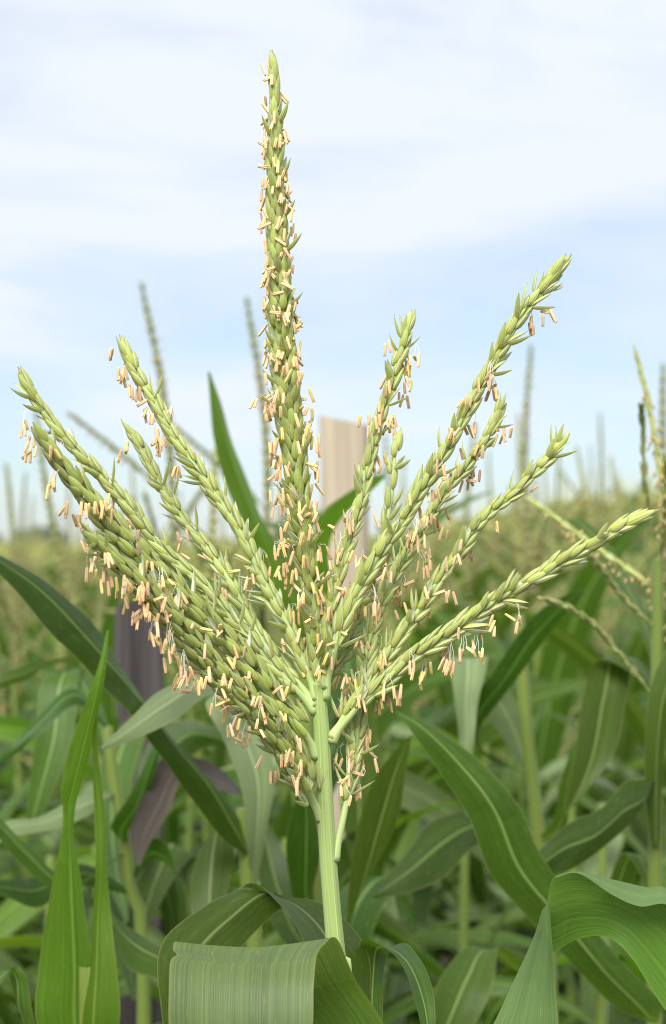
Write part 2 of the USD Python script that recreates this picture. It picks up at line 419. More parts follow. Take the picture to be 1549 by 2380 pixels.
BR = [   # path from foot to tip in picture units with a depth shift in mm at the tip, rows, spikelet size, where anthers hang (from, to, chance per spikelet), look
    dict(p=[(738, 1760), (705, 1700), (660, 1660), (605, 1590), (545, 1515), (480, 1445), (420, 1385), (340, 1300), (255, 1205), (180, 1115), (128, 1045), (98, 1002)], dz=-55, ring=5, pitch=2.3, tilt=14, s=1.05, an=[(0.12, 0.8, 0.62), (0.8, 1.0, 0.35)], deep=1),
    dict(p=[(750, 1905), (722, 1850), (690, 1775), (640, 1700), (590, 1640), (525, 1580), (455, 1500), (395, 1425), (330, 1350), (265, 1285), (212, 1232)], dz=-75, ring=5, pitch=2.3, tilt=14, s=1.0, an=[(0.12, 0.95, 0.62)], deep=1),
    dict(p=[(735, 1655), (700, 1615), (640, 1552), (590, 1492), (540, 1438), (485, 1370), (430, 1318), (370, 1262), (300, 1172), (232, 1094), (165, 1022), (100, 940), (52, 866)], dz=-25, ring=2, pitch=5.2, tilt=13, s=1.15, an=[(0.1, 0.5, 0.22), (0.5, 0.8, 0.14), (0.85, 1, 0.25)]),
    dict(p=[(738, 1625), (716, 1565), (680, 1475), (642, 1400), (606, 1332), (575, 1262), (540, 1200), (500, 1140), (452, 1072), (402, 1000), (365, 932), (322, 862), (287, 795)], dz=10, ring=2, pitch=4.8, tilt=15, s=1.12, an=[(0.05, 0.3, 0.10), (0.3, 0.65, 0.08), (0.65, 0.97, 0.42)]),
    dict(p=[(735, 1640), (700, 1595), (652, 1540), (612, 1490), (580, 1430), (550, 1370), (512, 1310), (470, 1250), (420, 1188), (377, 1122), (345, 1060), (308, 992)], dz=35, ring=2, pitch=4.8, tilt=14, s=1.05, an=[(0.05, 0.5, 0.2), (0.5, 1.0, 0.10)]),
    dict(p=[(750, 1600), (757, 1520), (763, 1440), (780, 1360), (803, 1270), (832, 1180), (852, 1090), (870, 1010), (891, 940), (915, 860), (936, 790), (956, 728)], dz=5, ring=2, pitch=4.8, tilt=13, s=1.05, an=[(0.1, 0.4, 0.15), (0.4, 0.65, 0.06), (0.65, 0.98, 0.28)]),
    dict(p=[(752, 1600), (775, 1530), (815, 1430), (858, 1335), (888, 1255), (903, 1190), (911, 1125), (919, 1060), (928, 1002)], dz=55, ring=3, pitch=4.6, tilt=24, s=0.95, an=[(0.1, 1.0, 0.12)]),
    dict(p=[(754, 1625), (767, 1560), (792, 1462), (832, 1372), (878, 1292), (932, 1212), (985, 1122), (1030, 1042), (1080, 952), (1130, 868), (1170, 790), (1215, 712), (1262, 655), (1301, 600)], dz=-15, ring=2, pitch=5.2, tilt=12, s=1.2, an=[(0.15, 0.4, 0.2), (0.4, 0.74, 0.36), (0.74, 0.96, 0.16)]),
    dict(p=[(776, 2000), (789, 1945), (801, 1888), (816, 1800), (830, 1700), (842, 1590), (858, 1480), (892, 1380), (938, 1288), (988, 1204), (1032, 1140), (1090, 1062), (1132, 1000), (1170, 932)], dz=25, ring=2, pitch=4.6, tilt=17, s=1.05, an=[(0.08, 0.5, 0.25), (0.5, 0.95, 0.3)]),
    dict(p=[(772, 1716), (805, 1660), (848, 1602), (882, 1550), (922, 1490), (962, 1430), (1002, 1370), (1050, 1302), (1092, 1236), (1150, 1172), (1210, 1120), (1262, 1060), (1313, 1008)], dz=15, ring=2, pitch=4.9, tilt=14, s=1.05, an=[(0.12, 0.5, 0.3), (0.5, 0.95, 0.14)]),
    dict(p=[(770, 1724), (800, 1682), (850, 1624), (900, 1580), (952, 1530), (1012, 1490), (1082, 1440), (1152, 1392), (1232, 1342), (1302, 1300), (1382, 1252), (1442, 1216), (1499, 1183)], dz=-35, ring=2, pitch=5.2, tilt=13, s=1.2, an=[(0.06, 0.6, 0.34), (0.6, 0.92, 0.16)]),
    dict(p=[(748, 1640), (760, 1580), (790, 1520), (815, 1470), (838, 1405), (868, 1345), (900, 1290)], dz=45, ring=2, pitch=5, tilt=22, s=1.0, an=[(0.0, 0.95, 0.4)]),
]

spk, ant, fil = [], [], {}          # gathered first: the largest in view become meshes of their own


def hang(branch, origin, out, n, spread=0.22, length=(0.002, 0.007), loose=0.16):
    far = rng.uniform() < 0.3
    for _ in range(n):
        o = origin + rng.normal(0, 0.0009, 3)
        end = o + unit(out) * rng.uniform(0.001, 0.003) + np.array([rng.normal(0, 0.0013), rng.normal(0, 0.001), -rng.uniform(*length) * (1 if far else 0.3)])
        k = rng.uniform()
        mat = 'anther_yellow' if k < 0.2 else 'anther_mauve' if k < 0.36 else 'anther_tan'
        ax = np.array([rng.normal(0, spread), rng.normal(0, spread), -1.0])
        if rng.uniform() < loose:
            ax = unit(rng.normal(0, 1, 3) + [0, 0, -0.5])
        ant.append((branch, end, ax, unit([rng.normal(0, 0.8), -1, 0.1]), rng.uniform(0.0046, 0.0069), rng.uniform(0.0013, 0.0017), mat))
        m = (o + end) / 2 + unit(out) * 0.0012 + [0, 0, 0.001]
        if far:
            fil.setdefault(branch, MB()).add(tube(spline([o, m, end], 5), 0.00008, 4, ref=(0.3, -1, 0.2)))


for bi, b in enumerate(BR):
    p = np.array(b['p'], float)
    s = np.r_[0, np.cumsum(np.hypot(*np.diff(p, axis=0).T))]; s /= s[-1]
    depth = D0 + b['dz'] / 1000 * s ** 1.1
    pts = P(p[:, 0], p[:, 1], depth)
    pts = pts * 1.0
    path = resample(spline(pts, 120), 90)
    length = np.linalg.norm(np.diff(path, axis=0), axis=1).sum()
    jit = meshkit.fbm(np.stack([np.arange(90) * 0.16, np.full(90, bi * 7.1), np.zeros(90)], 1))
    r0 = 0.0017 if b['ring'] > 2 else 0.00145
    rad = np.interp(np.linspace(0, 1, 90), [0, 0.015, 0.04, 0.12, 1], [0.0030, 0.0024, r0 * 1.05, r0, 0.0006])
    path_bend = path + (np.stack([jit, 0 * jit, -jit], 1) - 0.5) * 0.0025 * np.linspace(0, 1, 90)[:, None]
    path = path_bend
    bp = obj(plant, 'branch', *(lambda m: (m[:2], 'branch_stem', True, m[2]))(local(tube(path, rad, 10))))
    b['path'] = bp
    tan, nrm, bin_ = frames(path)
    arc = np.linspace(0, length, 90)
    nn = int(length * 1000 / b['pitch'] * 1.3)
    phase = rng.uniform(0, 6.28)
    start = 0.12 if bi == 8 else 0.10 if bi in (7, 10) else 0.06
    for i in range(nn):
        t = start + (0.985 - start) * (i + rng.uniform(-0.2, 0.2)) / nn
        t = min(max(t, 0), 0.985)
        k = int(round(t * 89))
        if b['ring'] == 2:
            az0 = (0.35 if i % 2 else math.pi + 0.35) + rng.normal(0, 0.12)
            # rows lie left and right of the rachis, turned a little to the front
            azs = [az0 + math.pi / 2 - 0.5 + 0.0, az0 + math.pi / 2 + 0.55]
        else:
            az0 = phase + i * 2.39996
            azs = [az0]
            if b['ring'] == 5:
                azs = [az0, az0 + 2.1]
        for q, az in enumerate(azs):
            out = math.cos(az) * nrm[k] + math.sin(az) * bin_[k]
            tl = math.radians((b['tilt'] - 4 if b['ring'] == 2 else b['tilt'] - 6) + 0.5 + rng.normal(0, 4.0)) * (1.0 - 0.5 * t ** 4)
            gape = 0.0
            if rng.uniform() < (0.2 if b['ring'] == 2 else 0.14):
                tl += math.radians(rng.uniform(5, 30)); gape = rng.uniform(0.15, 0.7)
            ax = unit(math.cos(tl) * tan[k] + math.sin(tl) * out)
            L = (0.0108 if b['ring'] == 2 else 0.0115) * b['s'] * rng.uniform(0.8, 1.15) * (1 - 0.12 * t)
            W = (0.0028 if b['ring'] == 2 else 0.0031) * b['s'] * rng.uniform(0.8, 1.2)
            push = rad[k] * 0.6 + (0.0008 if q == 0 else 0.0002) + (0.0036 * (1 - t ** 3) if b['ring'] == 5 else 0)
            base = path[k] + out * push + tan[k] * (0.0018 if q else 0)
            spk.append((bi, base, ax, out, L, W, gape, -0.03 if not gape else 0.02, 'spikelet_deep' if b.get('deep') else 'spikelet'))
            for (a0, a1, pr) in b['an']:
                # the flowers on the lower side have opened
                if a0 <= t < a1 and out[2] < 0.45 and rng.uniform() < pr * (1.45 if b['ring'] == 2 else 0.88 if out[1] < 0.5 else 0.1):
                    n = int(rng.choice([1, 2, 3, 3, 4]))
                    hang(bi, base + ax * L * rng.uniform(0.35, 0.8) + out * W * 0.4, unit(out + [0, -0.25, -0.6]), n)
    spk.append((bi, path[-6], tan[-3], np.array([0, -1.0, 0]), 0.0125 * b['s'], 0.0042 * b['s'], 0.05, 0, 'spikelet'))

# the central spike: many rows
SPX = [(741, 1620, 13), (738, 1560, 20), (731, 1480, 26), (722, 1400, 33), (712, 1320, 36), (702, 1240, 38), (692, 1150, 38), (684, 1060, 39), (674, 980, 42), (665, 900, 44), (658, 820, 42), (653, 740, 39), (649, 650, 35), (646, 560, 33), (643, 470, 30), (640, 380, 26), (640, 300, 21), (640, 230, 15), (637, 170, 10), (632, 140, 6)]
p = np.array(SPX, float)
path4 = resample(spline(np.c_[P(p[:, 0], p[:, 1], np.full(len(p), D0)), p[:, 2] * PX], 200), 200)
path, prad = path4[:, :3], path4[:, 3]
SI = len(BR)
core = np.maximum(prad * 0.42, 0.0007)
spike_prim = obj(plant, 'central_spike', *(lambda m: (m[:2], 'branch_stem', True, m[2]))(local(tube(path, core, 10))))
tan, nrm, bin_ = frames(path)
length = np.linalg.norm(np.diff(path, axis=0), axis=1).sum()
i, t = 0, 0.035
while t < 0.985:
    k = int(t * 199)
    az = i * 2.39996 + rng.normal(0, 0.12)
    out = math.cos(az) * nrm[k] + math.sin(az) * bin_[k]
    W = (0.0034 if t < 0.8 else 0.0031) * rng.uniform(0.85, 1.15); L = rng.uniform(0.0088, 0.0118) * (1.0 if t < 0.85 else 1.1)
    lean = math.degrees(math.asin(min(0.45, (prad[k] * 0.52) / L)))
    tl = math.radians(lean * rng.uniform(0.55, 1.0)); gape = 0
    if rng.uniform() < (0.14 if t < 0.55 else 0.09):
        tl += math.radians(rng.uniform(10, 38 if t < 0.55 else 20)); gape = rng.uniform(0.1, 0.5)
    ax = unit(math.cos(tl) * tan[k] + math.sin(tl) * out)
    base = path[k] + out * max(prad[k] * 0.5 - 0.0005, 0.0003)
    spk.append((SI, base, ax, out, L, W, gape, -0.04, 'spikelet_deep' if t < 0.45 else 'spikelet'))
    if out[1] < 0.6 and not (gape and t > 0.45):
        on = base + ax * L * rng.uniform(0.4, 0.95) + out * W * (0.5 if t < 0.5 else 0.38)
        if t < 0.5:
            if rng.uniform() < 0.68:
                hang(SI, on, out, int(rng.choice([1, 2, 3])), 0.25, (0.0005, 0.004), 0.2)
        elif rng.uniform() < (0.92 if t < 0.9 else 0.45):
            for _ in range(int(rng.choice([1, 1, 2, 3]))):
                ax2 = unit(rng.normal(0, 1, 3) * ([0.7, 0.3, 0.5] if rng.uniform() < 0.3 else [0.3, 0.15, 0.1]) + [0, -0.05, -0.8] + 0.15 * out)
                kk = rng.uniform()
                o2 = on + rng.normal(0, 0.0009, 3) + out * 0.0003 - ax2 * 0.003
                ant.append((SI, o2, ax2, out, rng.uniform(0.0044, 0.0067), rng.uniform(0.0013, 0.0017), 'anther_yellow' if kk < 0.13 else 'anther_mauve' if kk < 0.3 else 'anther_tan'))
    step = 0.0006 * (0.0078 / max(prad[k], 0.0025)) ** 0.9
    t += step / length; i += 1
spk.append((SI, path[-12], unit(tan[-1] + [-0.05, 0, 0]), np.array([0, -1.0, 0]), 0.0125, 0.0036, 0.0, 0, 'spikelet'))

homes = [b['path'] for b in BR] + [spike_prim]


def score(base, out):
    return (0.9 - base[1]) * 3 + max(0, -out[1]) * 0.6


order = sorted(range(len(spk)), key=lambda n: -score(spk[n][1], spk[n][3] if n else spk[n][3]) + 0.15 * ((n * 7919) % 100) / 100)
single = set(order[:300])
rest = {}
for n, (bi, base, ax, out, L, W, gape, bend, mat) in enumerate(spk):
    piece = local(spikelet(base, ax, out, L, W, gape, bend))
    if n in single:
        obj(homes[bi], 'spikelet', piece[:2], mat, True, piece[2])
    else:
        rest.setdefault(mat, MB()).add(piece)
mb = MB()
for mat, m in rest.items():
    m.obj(plant, 'spikelets', mat, kind='stuff')
order = sorted(range(len(ant)), key=lambda n: ant[n][1][1] + 0.02 * ((n * 7919) % 100) / 100)
single = set(order[:300])
rest = {}
for n, (bi, top, ax, face, L, W, mat) in enumerate(ant):
    piece = local(anther(top, ax, face, L, W))
    if n in single:
        obj(homes[bi], 'anther', piece[:2], mat, True, piece[2])
    else:
        rest.setdefault(mat, MB()).add(piece)
for mat, m in rest.items():
    m.obj(plant, 'anthers', mat, kind='stuff')
for bi, m in fil.items():
    m.v = [v - ORIGIN for v in m.v]
    m.obj(homes[bi], 'filaments', 'filament', kind='stuff')


def blade(parent, st, mat='maize_leaf', label=None, origin=None, **kw):
    kw.setdefault('ripple', 0.025); kw.setdefault('seed', len(used) + int(st[0][0]))
    v, f, t = traced(st, **kw)
    if origin is not None:
        v = v - origin
    return obj(parent, 'leaf', (v, f), mat, True, t, label=label)


# its leaves: (ua, va, ub, vb, depth a, depth b)
blade(plant, [(780, 2620, 830, 2610, .792, .79), (650, 2450, 905, 2430, .79, .785), (520, 2300, 824, 2272, .785, .783), (420, 2194, 784, 2181, .752, .764),
              (402, 2208, 752, 2200, .742, .750), (411, 2222, 738, 2222, .734, .742), (396, 2238, 734, 2238, .730, .738), (393, 2300, 729, 2300, .722, .728), (394, 2400, 726, 2400, .715, .72), (420, 2560, 700, 2560, .712, .715), (540, 2800, 560, 2800, .715, .715)],
      'flag_leaf', 'broad flag leaf folded over at the top', ORIGIN, turn=True, belly=0.05, n=110, m=21, ripple=0.009, fold=1.0)
blade(plant, [(790, 2700, 820, 2690, .81, .80), (880, 2470, 800, 2520, .85, .82), (868, 2330, 740, 2300, .87, .84), (855, 2220, 690, 2150, .885, .87), (800, 2140, 610, 2066, .90, .90), (700, 2090, 555, 2066, .91, .91), (560, 2160, 480, 2110, .90, .895), (372, 2235, 400, 2160, .88, .875), (375, 2420, 372, 2200, .86, .85), (440, 2600, 400, 2500, .85, .84)][:6] +
      [(610, 2150, 470, 2110, .90, .89), (520, 2260, 375, 2195, .88, .87), (480, 2400, 372, 2340, .87, .86), (460, 2600, 420, 2600, .86, .86)],
      'maize_leaf', None, ORIGIN, belly=0.06, n=60, m=11)
blade(plant, [(810, 2640, 830, 2640, .82, .82), (845, 2420, 885, 2400, .86, .85), (842, 2270, 890, 2290, .88, .88), (838, 2188, 905, 2215, .885, .90), (880, 2196, 945, 2192, .87, .90), (930, 2240, 985, 2235, .855, .875), (965, 2330, 1008, 2310, .85, .86), (985, 2420, 1012, 2400, .845, .85), (1000, 2560, 1008, 2560, .845, .845)],
      'maize_leaf', None, ORIGIN, belly=0.08, n=50)
BENT = [(860, 2760, 900, 2760, .80, .79), (1000, 2600, 1270, 2600, .77, .75), (1125, 2420, 1297, 2420, .76, .74), (1190, 2290, 1292, 2300, .765, .74), (1240, 2180, 1286, 2205, .768, .74), (1264, 2112, 1280, 2130, .77, .742),
        (1279, 2160, 1277, 2070, .775, .745), (1284, 2214, 1293, 2037, .775, .752), (1340, 2186, 1342, 2026, .772, .76), (1405, 2178, 1430, 2046, .77, .765), (1465, 2222, 1500, 2062, .765, .768), (1560, 2365, 1570, 2078, .76, .768), (1680, 2480, 1700, 2250, .755, .765), (1800, 2620, 1805, 2600, .76, .76)]
LIP = [(1293, 2037, 1292, 2040, .752, .751), (1342, 2026, 1346, 2031, .76, .757), (1430, 2046, 1427, 2082, .765, .756), (1500, 2062, 1488, 2107, .768, .756), (1570, 2078, 1572, 2112, .768, .755), (1700, 2250, 1698, 2254, .765, .760)]
mb = MB().add(traced(BENT, belly=0.05, n=110, m=17, ripple=0.006)).add(traced(LIP, belly=0.02, n=60, m=7))
mb.v = [v - ORIGIN for v in mb.v]
mb.obj(plant, 'leaf', 'flag_leaf', label='long leaf bent over with its lit green underside showing')

# ------------------------------------------------------------------ simpler tassels of the plants behind
def chips(base, ax, out, L, W):
    """A six-sided pointed chip: a spikelet or an anther seen small."""
    z = unit(ax); y = unit(out - np.dot(out, z) * z); x = np.cross(y, z)
    a = np.linspace(0, 2 * np.pi, 5, endpoint=False)
    ring = base + z * L * 0.4 + (np.cos(a)[:, None] * x + np.sin(a)[:, None] * y) * W / 2
    v = np.vstack([base, ring, base + z * L])
    f = np.array([[0, 1 + (i + 1) % 5, 1 + i] for i in range(5)] + [[6, 1 + i, 1 + (i + 1) % 5] for i in range(5)])
    return v, f, np.zeros((7, 2))


def tassel_arm(path, rad, r, dens=1.0, anth=0.6, fine=False):
    """(arm, anthers) along a path: a thin stem covered with spikelets."""
    n = len(path)
    tan, nrm, bin_ = frames(path, (0.31, -0.9, 0.05))
    length = np.linalg.norm(np.diff(path, axis=0), axis=1).sum()
    arm, an = MB(), MB()
    arm.add(tube(path, np.maximum(rad * 0.45, 0.0008), 6))
    count = int(length / 0.0045 * dens * (1 if rad.max() < 0.004 else 2.2))
    for i in range(count):
        t = 0.08 + 0.9 * i / count
        k = int(t * (n - 1)); az = i * 2.39996
        out = math.cos(az) * nrm[k] + math.sin(az) * bin_[k]
        tl = r.uniform(0.08, 0.3)
        base = path[k] + out * rad[k] * 0.4
        if fine:
            tl *= 0.6
        arm.add((spikelet if fine else chips)(base, math.cos(tl) * tan[k] + math.sin(tl) * out, out, r.uniform(0.009, 0.012) * (1 if fine else 1.5), 0.0024 if fine else 0.0040))
        if r.uniform() < anth and t < 0.92:
            for _ in range(2):
                o = base + out * rad[k] * 0.5 + r.normal(0, 0.0025, 3) + [0, 0, -0.003]
                an.add(chips(o, unit([r.normal(0, 0.3), r.normal(0, 0.3), -1]), out, 0.0068, 0.0022))
    return arm, an


def tassel(parent, foot, top, r, arms=9, spread=0.9, origin=None, anth=0.55, dens=1.0, bend=(0, 0, 0), arm_len=(0.13, 0.2), fine=False, mat='tassel_far'):
    foot, top = np.asarray(foot, float), np.asarray(top, float)
    o = np.zeros(3) if origin is None else origin
    ax = top - foot
    H = np.linalg.norm(ax)
    s = np.linspace(0, 1, 30)[:, None]
    path = foot + ax * s + np.asarray(bend) * np.sin(s * np.pi)
    rad = np.interp(np.linspace(0, 1, 30), [0, 0.25, 0.4, 0.7, 1], [0.0035, 0.0035, 0.0062, 0.0050, 0.0016])
    a, n = tassel_arm(path - o, rad * (0.5 if fine else 1), r, dens, anth, fine)
    sp_ = a.obj(parent, 'tassel', 'spikelet_deep' if fine else mat)
    allan = n
    for i in range(arms):
        h = 0.04 + 0.28 * i / max(arms - 1, 1)
        k = int(h * 29); az = i * 2.39996 + r.uniform(-0.5, 0.5)
        el = math.radians(r.uniform(28, 62))
        d = np.array([math.cos(az) * math.cos(el), math.sin(az) * math.cos(el), math.sin(el)])
        Lb = r.uniform(*arm_len)
        q = np.linspace(0, 1, 16)[:, None]
        droop = r.uniform(-0.1, 0.35) * spread
        pb = path[k] + d * Lb * q + np.array([0, 0, -1.0]) * Lb * droop * q ** 2
        a2, n2 = tassel_arm(pb - o, np.interp(q[:, 0], [0, 0.2, 1], [0.0012, 0.0032, 0.0016]), r, dens, anth, fine)
        a2.obj(sp_, 'branch', 'spikelet_deep' if fine else mat)
        for v, f, t in zip(n2.v, n2.f, n2.t):
            allan.v.append(v); allan.f.append(f - f.min() + allan.n); allan.t.append(t); allan.n += len(v)
    allan.obj(sp_, 'anthers', 'anther_far', kind='stuff')
    return sp_


def stalk(parent, pts, r0, r1, origin=None, name='stalk', mat='stalk'):
    """A jointed stalk from the ground up."""
    path = resample(spline(pts, 80), 80)
    z = np.linspace(0, 1, 80)
    rad = r0 + (r1 - r0) * z
    for k in np.arange(6, 78, 9):
        rad = rad * (1 + 0.16 * np.exp(-((np.arange(80) - k) / 1.0) ** 2))
    v, f, t = tube(path, rad, 10)
    return obj(parent, name, (v - (0 if origin is None else origin), f), mat, True, t)


# ------------------------------------------------------------------ neighbouring plants whose leaves one can tell apart
def neighbour(label, stalk_px, d, r=(0.013, 0.008)):
    """stalk_px: (u, v) from the top of the visible stalk to below the frame; it goes on straight down to the soil."""
    top = np.array([P(u, v, d) for u, v in stalk_px])
    foot = top[-1] * [1, 1, 0] + [0, 0, float(ground_z(top[-1][0], top[-1][1]))]
    mid = top[-1] * [1, 1, 0.5]
    pl = thing('maize_plant', label, 'maize plant', foot)
    stalk(pl, np.vstack([foot, mid, top[::-1]]), *r, origin=foot)
    return pl, foot


# left: two upright twisted blades in front of the others
pl, o = neighbour('young maize plant at the left with two tall twisted upright blades', [(205, 2440), (205, 2500)], 1.02)
blade(pl, [(190, 2560, 215, 2560, 1.02, 1.02), (86, 2390, 225, 2390, 1.0, 1.03), (95, 2250, 215, 2240, 1.0, 1.03), (115, 2080, 195, 2080, 1.0, 1.02), (140, 1960, 172, 1950, 1.0, 1.01), (146, 1880, 175, 1880, 1.0, 1.0), (142, 1830, 186, 1830, .99, 1.0), (165, 1730, 214, 1735, .985, .995), (200, 1630, 232, 1640, .98, .985), (228, 1550, 246, 1555, .98, .98), (248, 1465, 254, 1465, .98, .98)], 'young_leaf', None, o, belly=0.16, n=60)
blade(pl, [(205, 2560, 230, 2560, 1.02, 1.02), (190, 2390, 278, 2390, 1.01, .99), (208, 2260, 274, 2260, 1.01, .99), (218, 2120, 256, 2120, 1.01, 1.0), (222, 2010, 248, 2010, 1.0, 1.0), (219, 1900, 245, 1900, 1.0, 1.0), (216, 1790, 232, 1790, 1.0, .995), (216, 1700, 226, 1700, .99, .99), (224, 1600, 230, 1600, .985, .985)], 'young_leaf', None, o, belly=0.18, n=60)
blade(pl, [(200, 2560, 220, 2560, 1.02, 1.02), (80, 2440, 130, 2460, .98, .97), (30, 2300, 86, 2400, .96, .95), (20, 2258, 62, 2280, .955, .95), (-10, 2265, 34, 2248, .945, .95), (-60, 2330, -6, 2300, .93, .935), (-120, 2450, -110, 2440, .92, .92)], 'maize_leaf', None, o, belly=0.1)

# left: the broad blade that sweeps up to the left edge
pl, o = neighbour('maize plant whose broad dark blade sweeps up to the left edge', [(566, 1880), (572, 1990), (583, 2150), (592, 2400)], 1.22, (0.012, 0.0052))
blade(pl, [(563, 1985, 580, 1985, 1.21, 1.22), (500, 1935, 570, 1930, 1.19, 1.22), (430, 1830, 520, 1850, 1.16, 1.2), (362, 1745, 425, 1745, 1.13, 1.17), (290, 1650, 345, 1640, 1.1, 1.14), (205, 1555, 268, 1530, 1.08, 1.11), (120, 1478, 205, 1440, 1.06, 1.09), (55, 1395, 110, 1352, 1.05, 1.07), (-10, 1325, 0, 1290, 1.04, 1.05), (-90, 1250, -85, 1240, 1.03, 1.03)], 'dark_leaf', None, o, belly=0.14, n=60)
blade(pl, [(585, 2180, 590, 2170, 1.22, 1.22), (475, 2140, 520, 2130, 1.2, 1.2), (445, 2120, 530, 2070, 1.2, 1.21), (448, 2020, 545, 1960, 1.22, 1.23), (490, 1930, 530, 1900, 1.24, 1.25)][:5] + [(510, 1890, 522, 1880, 1.26, 1.26)], 'maize_leaf', None, o, belly=0.12)
blade(pl, [(590, 2330, 595, 2310, 1.22, 1.22), (450, 2320, 430, 2240, 1.2, 1.22), (370, 2275, 380, 2205, 1.19, 1.22), (300, 2250, 330, 2170, 1.18, 1.22), (262, 2180, 275, 2140, 1.18, 1.2), (240, 2110, 245, 2100, 1.18, 1.19)], 'maize_leaf', None, o, belly=0.08)

blade(pl, [(562, 1840, 570, 1850, 1.22, 1.22), (495, 1775, 505, 1835, 1.3, 1.31), (384, 1760, 436, 1792, 1.36, 1.36), (332, 1850, 392, 1885, 1.35, 1.36), (303, 1935, 352, 1955, 1.34, 1.35), (318, 2010, 324, 2014, 1.34, 1.34)], 'withered_leaf', 'withered purple-grey leaf', o, belly=0.1)

# left of centre: a tongue-like blade and a pale hanging one
pl, o = neighbour('maize plant behind the stem with a pale hanging blade and a pale tongue-like blade', [(655, 1560), (690, 1800), (735, 2100), (752, 2420)], 1.32, (0.012, 0.0065))
blade(pl, [(660, 1600, 668, 1590, 1.31, 1.31), (570, 1590, 560, 1535, 1.22, 1.24), (475, 1622, 450, 1572, 1.16, 1.18), (400, 1680, 365, 1612, 1.11, 1.13), (310, 1720, 295, 1678, 1.08, 1.09), (237, 1745, 234, 1736, 1.06, 1.06)], 'pale_leaf', None, o, belly=0.12)
blade(pl, [(662, 1640, 668, 1620, 1.31, 1.31), (560, 1625, 600, 1570, 1.27, 1.29), (478, 1630, 540, 1590, 1.24, 1.25), (520, 1720, 605, 1690, 1.22, 1.22), (560, 1830, 638, 1800, 1.21, 1.21), (574, 1950, 622, 1920, 1.21, 1.21), (582, 2070, 597, 2060, 1.22, 1.22)], 'pale_leaf', None, o, belly=0.06)
blade(pl, [(748, 2330, 755, 2330, 1.31, 1.31), (770, 2250, 800, 2250, 1.28, 1.29), (803, 2150, 832, 2090, 1.26, 1.27), (818, 2010, 885, 1990, 1.24, 1.26), (835, 1900, 925, 1900, 1.23, 1.25), (875, 1800, 945, 1800, 1.22, 1.24), (945, 1715, 957, 1708, 1.22, 1.22)], 'maize_leaf', None, o, belly=0.1)
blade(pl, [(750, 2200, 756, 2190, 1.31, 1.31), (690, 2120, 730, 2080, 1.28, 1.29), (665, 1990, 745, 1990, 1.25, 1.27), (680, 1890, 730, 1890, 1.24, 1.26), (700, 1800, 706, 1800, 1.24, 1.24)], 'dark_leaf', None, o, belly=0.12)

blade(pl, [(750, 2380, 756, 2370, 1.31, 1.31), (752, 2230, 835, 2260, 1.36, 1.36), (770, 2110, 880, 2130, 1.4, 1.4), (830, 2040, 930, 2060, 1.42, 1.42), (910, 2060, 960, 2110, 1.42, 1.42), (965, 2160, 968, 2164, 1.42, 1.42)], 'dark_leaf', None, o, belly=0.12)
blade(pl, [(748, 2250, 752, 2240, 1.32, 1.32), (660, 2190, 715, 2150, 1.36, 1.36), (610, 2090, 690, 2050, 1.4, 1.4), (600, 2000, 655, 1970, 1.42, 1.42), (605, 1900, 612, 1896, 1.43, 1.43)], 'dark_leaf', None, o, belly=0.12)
# behind the spike: the dark upright blade against the sky
pl, o = neighbour('maize plant behind the spike with a dark blade standing against the sky', [(712, 1430), (715, 1700), (720, 2420)], 1.56, (0.013, 0.008))
blade(pl, [(705, 1500, 720, 1500, 1.55, 1.55), (655, 1395, 700, 1385, 1.53, 1.54), (605, 1290, 650, 1280, 1.52, 1.53), (563, 1215, 602, 1190, 1.5, 1.52), (527, 1130, 566, 1095, 1.49, 1.51), (500, 1030, 533, 1000, 1.48, 1.5), (490, 955, 512, 930, 1.48, 1.49), (483, 866, 487, 862, 1.48, 1.48)], 'young_leaf', None, o, belly=0.16, n=50)
blade(pl, [(708, 1480, 725, 1480, 1.55, 1.55), (735, 1350, 768, 1370, 1.53, 1.54), (728, 1255, 764, 1290, 1.5, 1.52), (755, 1188, 775, 1235, 1.48, 1.5), (800, 1150, 815, 1182, 1.46, 1.47), (850, 1120, 862, 1143, 1.45, 1.46), (893, 1104, 897, 1108, 1.44, 1.44)], 'young_leaf', None, o, belly=0.15, n=50)
blade(pl, [(712, 1560, 722, 1560, 1.55, 1.55), (640, 1420, 700, 1430, 1.56, 1.58), (640, 1290, 692, 1300, 1.6, 1.62), (640, 1232, 676, 1240, 1.66, 1.66), (600, 1228, 640, 1215, 1.7, 1.7), (540, 1290, 560, 1260, 1.72, 1.72), (500, 1400, 505, 1390, 1.74, 1.74)], 'maize_leaf', None, o, belly=0.1)

blade(pl, [(710, 1960, 722, 1950, 1.57, 1.57), (738, 1740, 802, 1780, 1.66, 1.64), (762, 1600, 848, 1620, 1.72, 1.7), (772, 1490, 862, 1500, 1.76, 1.75), (842, 1395, 850, 1398, 1.78, 1.78)], 'dark_leaf', None, o, belly=0.12)
blade(pl, [(714, 1760, 722, 1730, 1.57, 1.57), (765, 1660, 845, 1620, 1.6, 1.62), (786, 1760, 884, 1750, 1.6, 1.62), (796, 1910, 880, 1900, 1.6, 1.61), (830, 2060, 838, 2058, 1.6, 1.6)], 'maize_leaf', None, o, belly=0.1)
blade(pl, [(714, 2200, 722, 2190, 1.57, 1.57), (760, 2010, 850, 2040, 1.6, 1.62), (830, 1930, 920, 2000, 1.6, 1.62), (900, 2010, 960, 2080, 1.6, 1.62), (930, 2140, 940, 2142, 1.6, 1.6)], 'dark_leaf', None, o, belly=0.1)
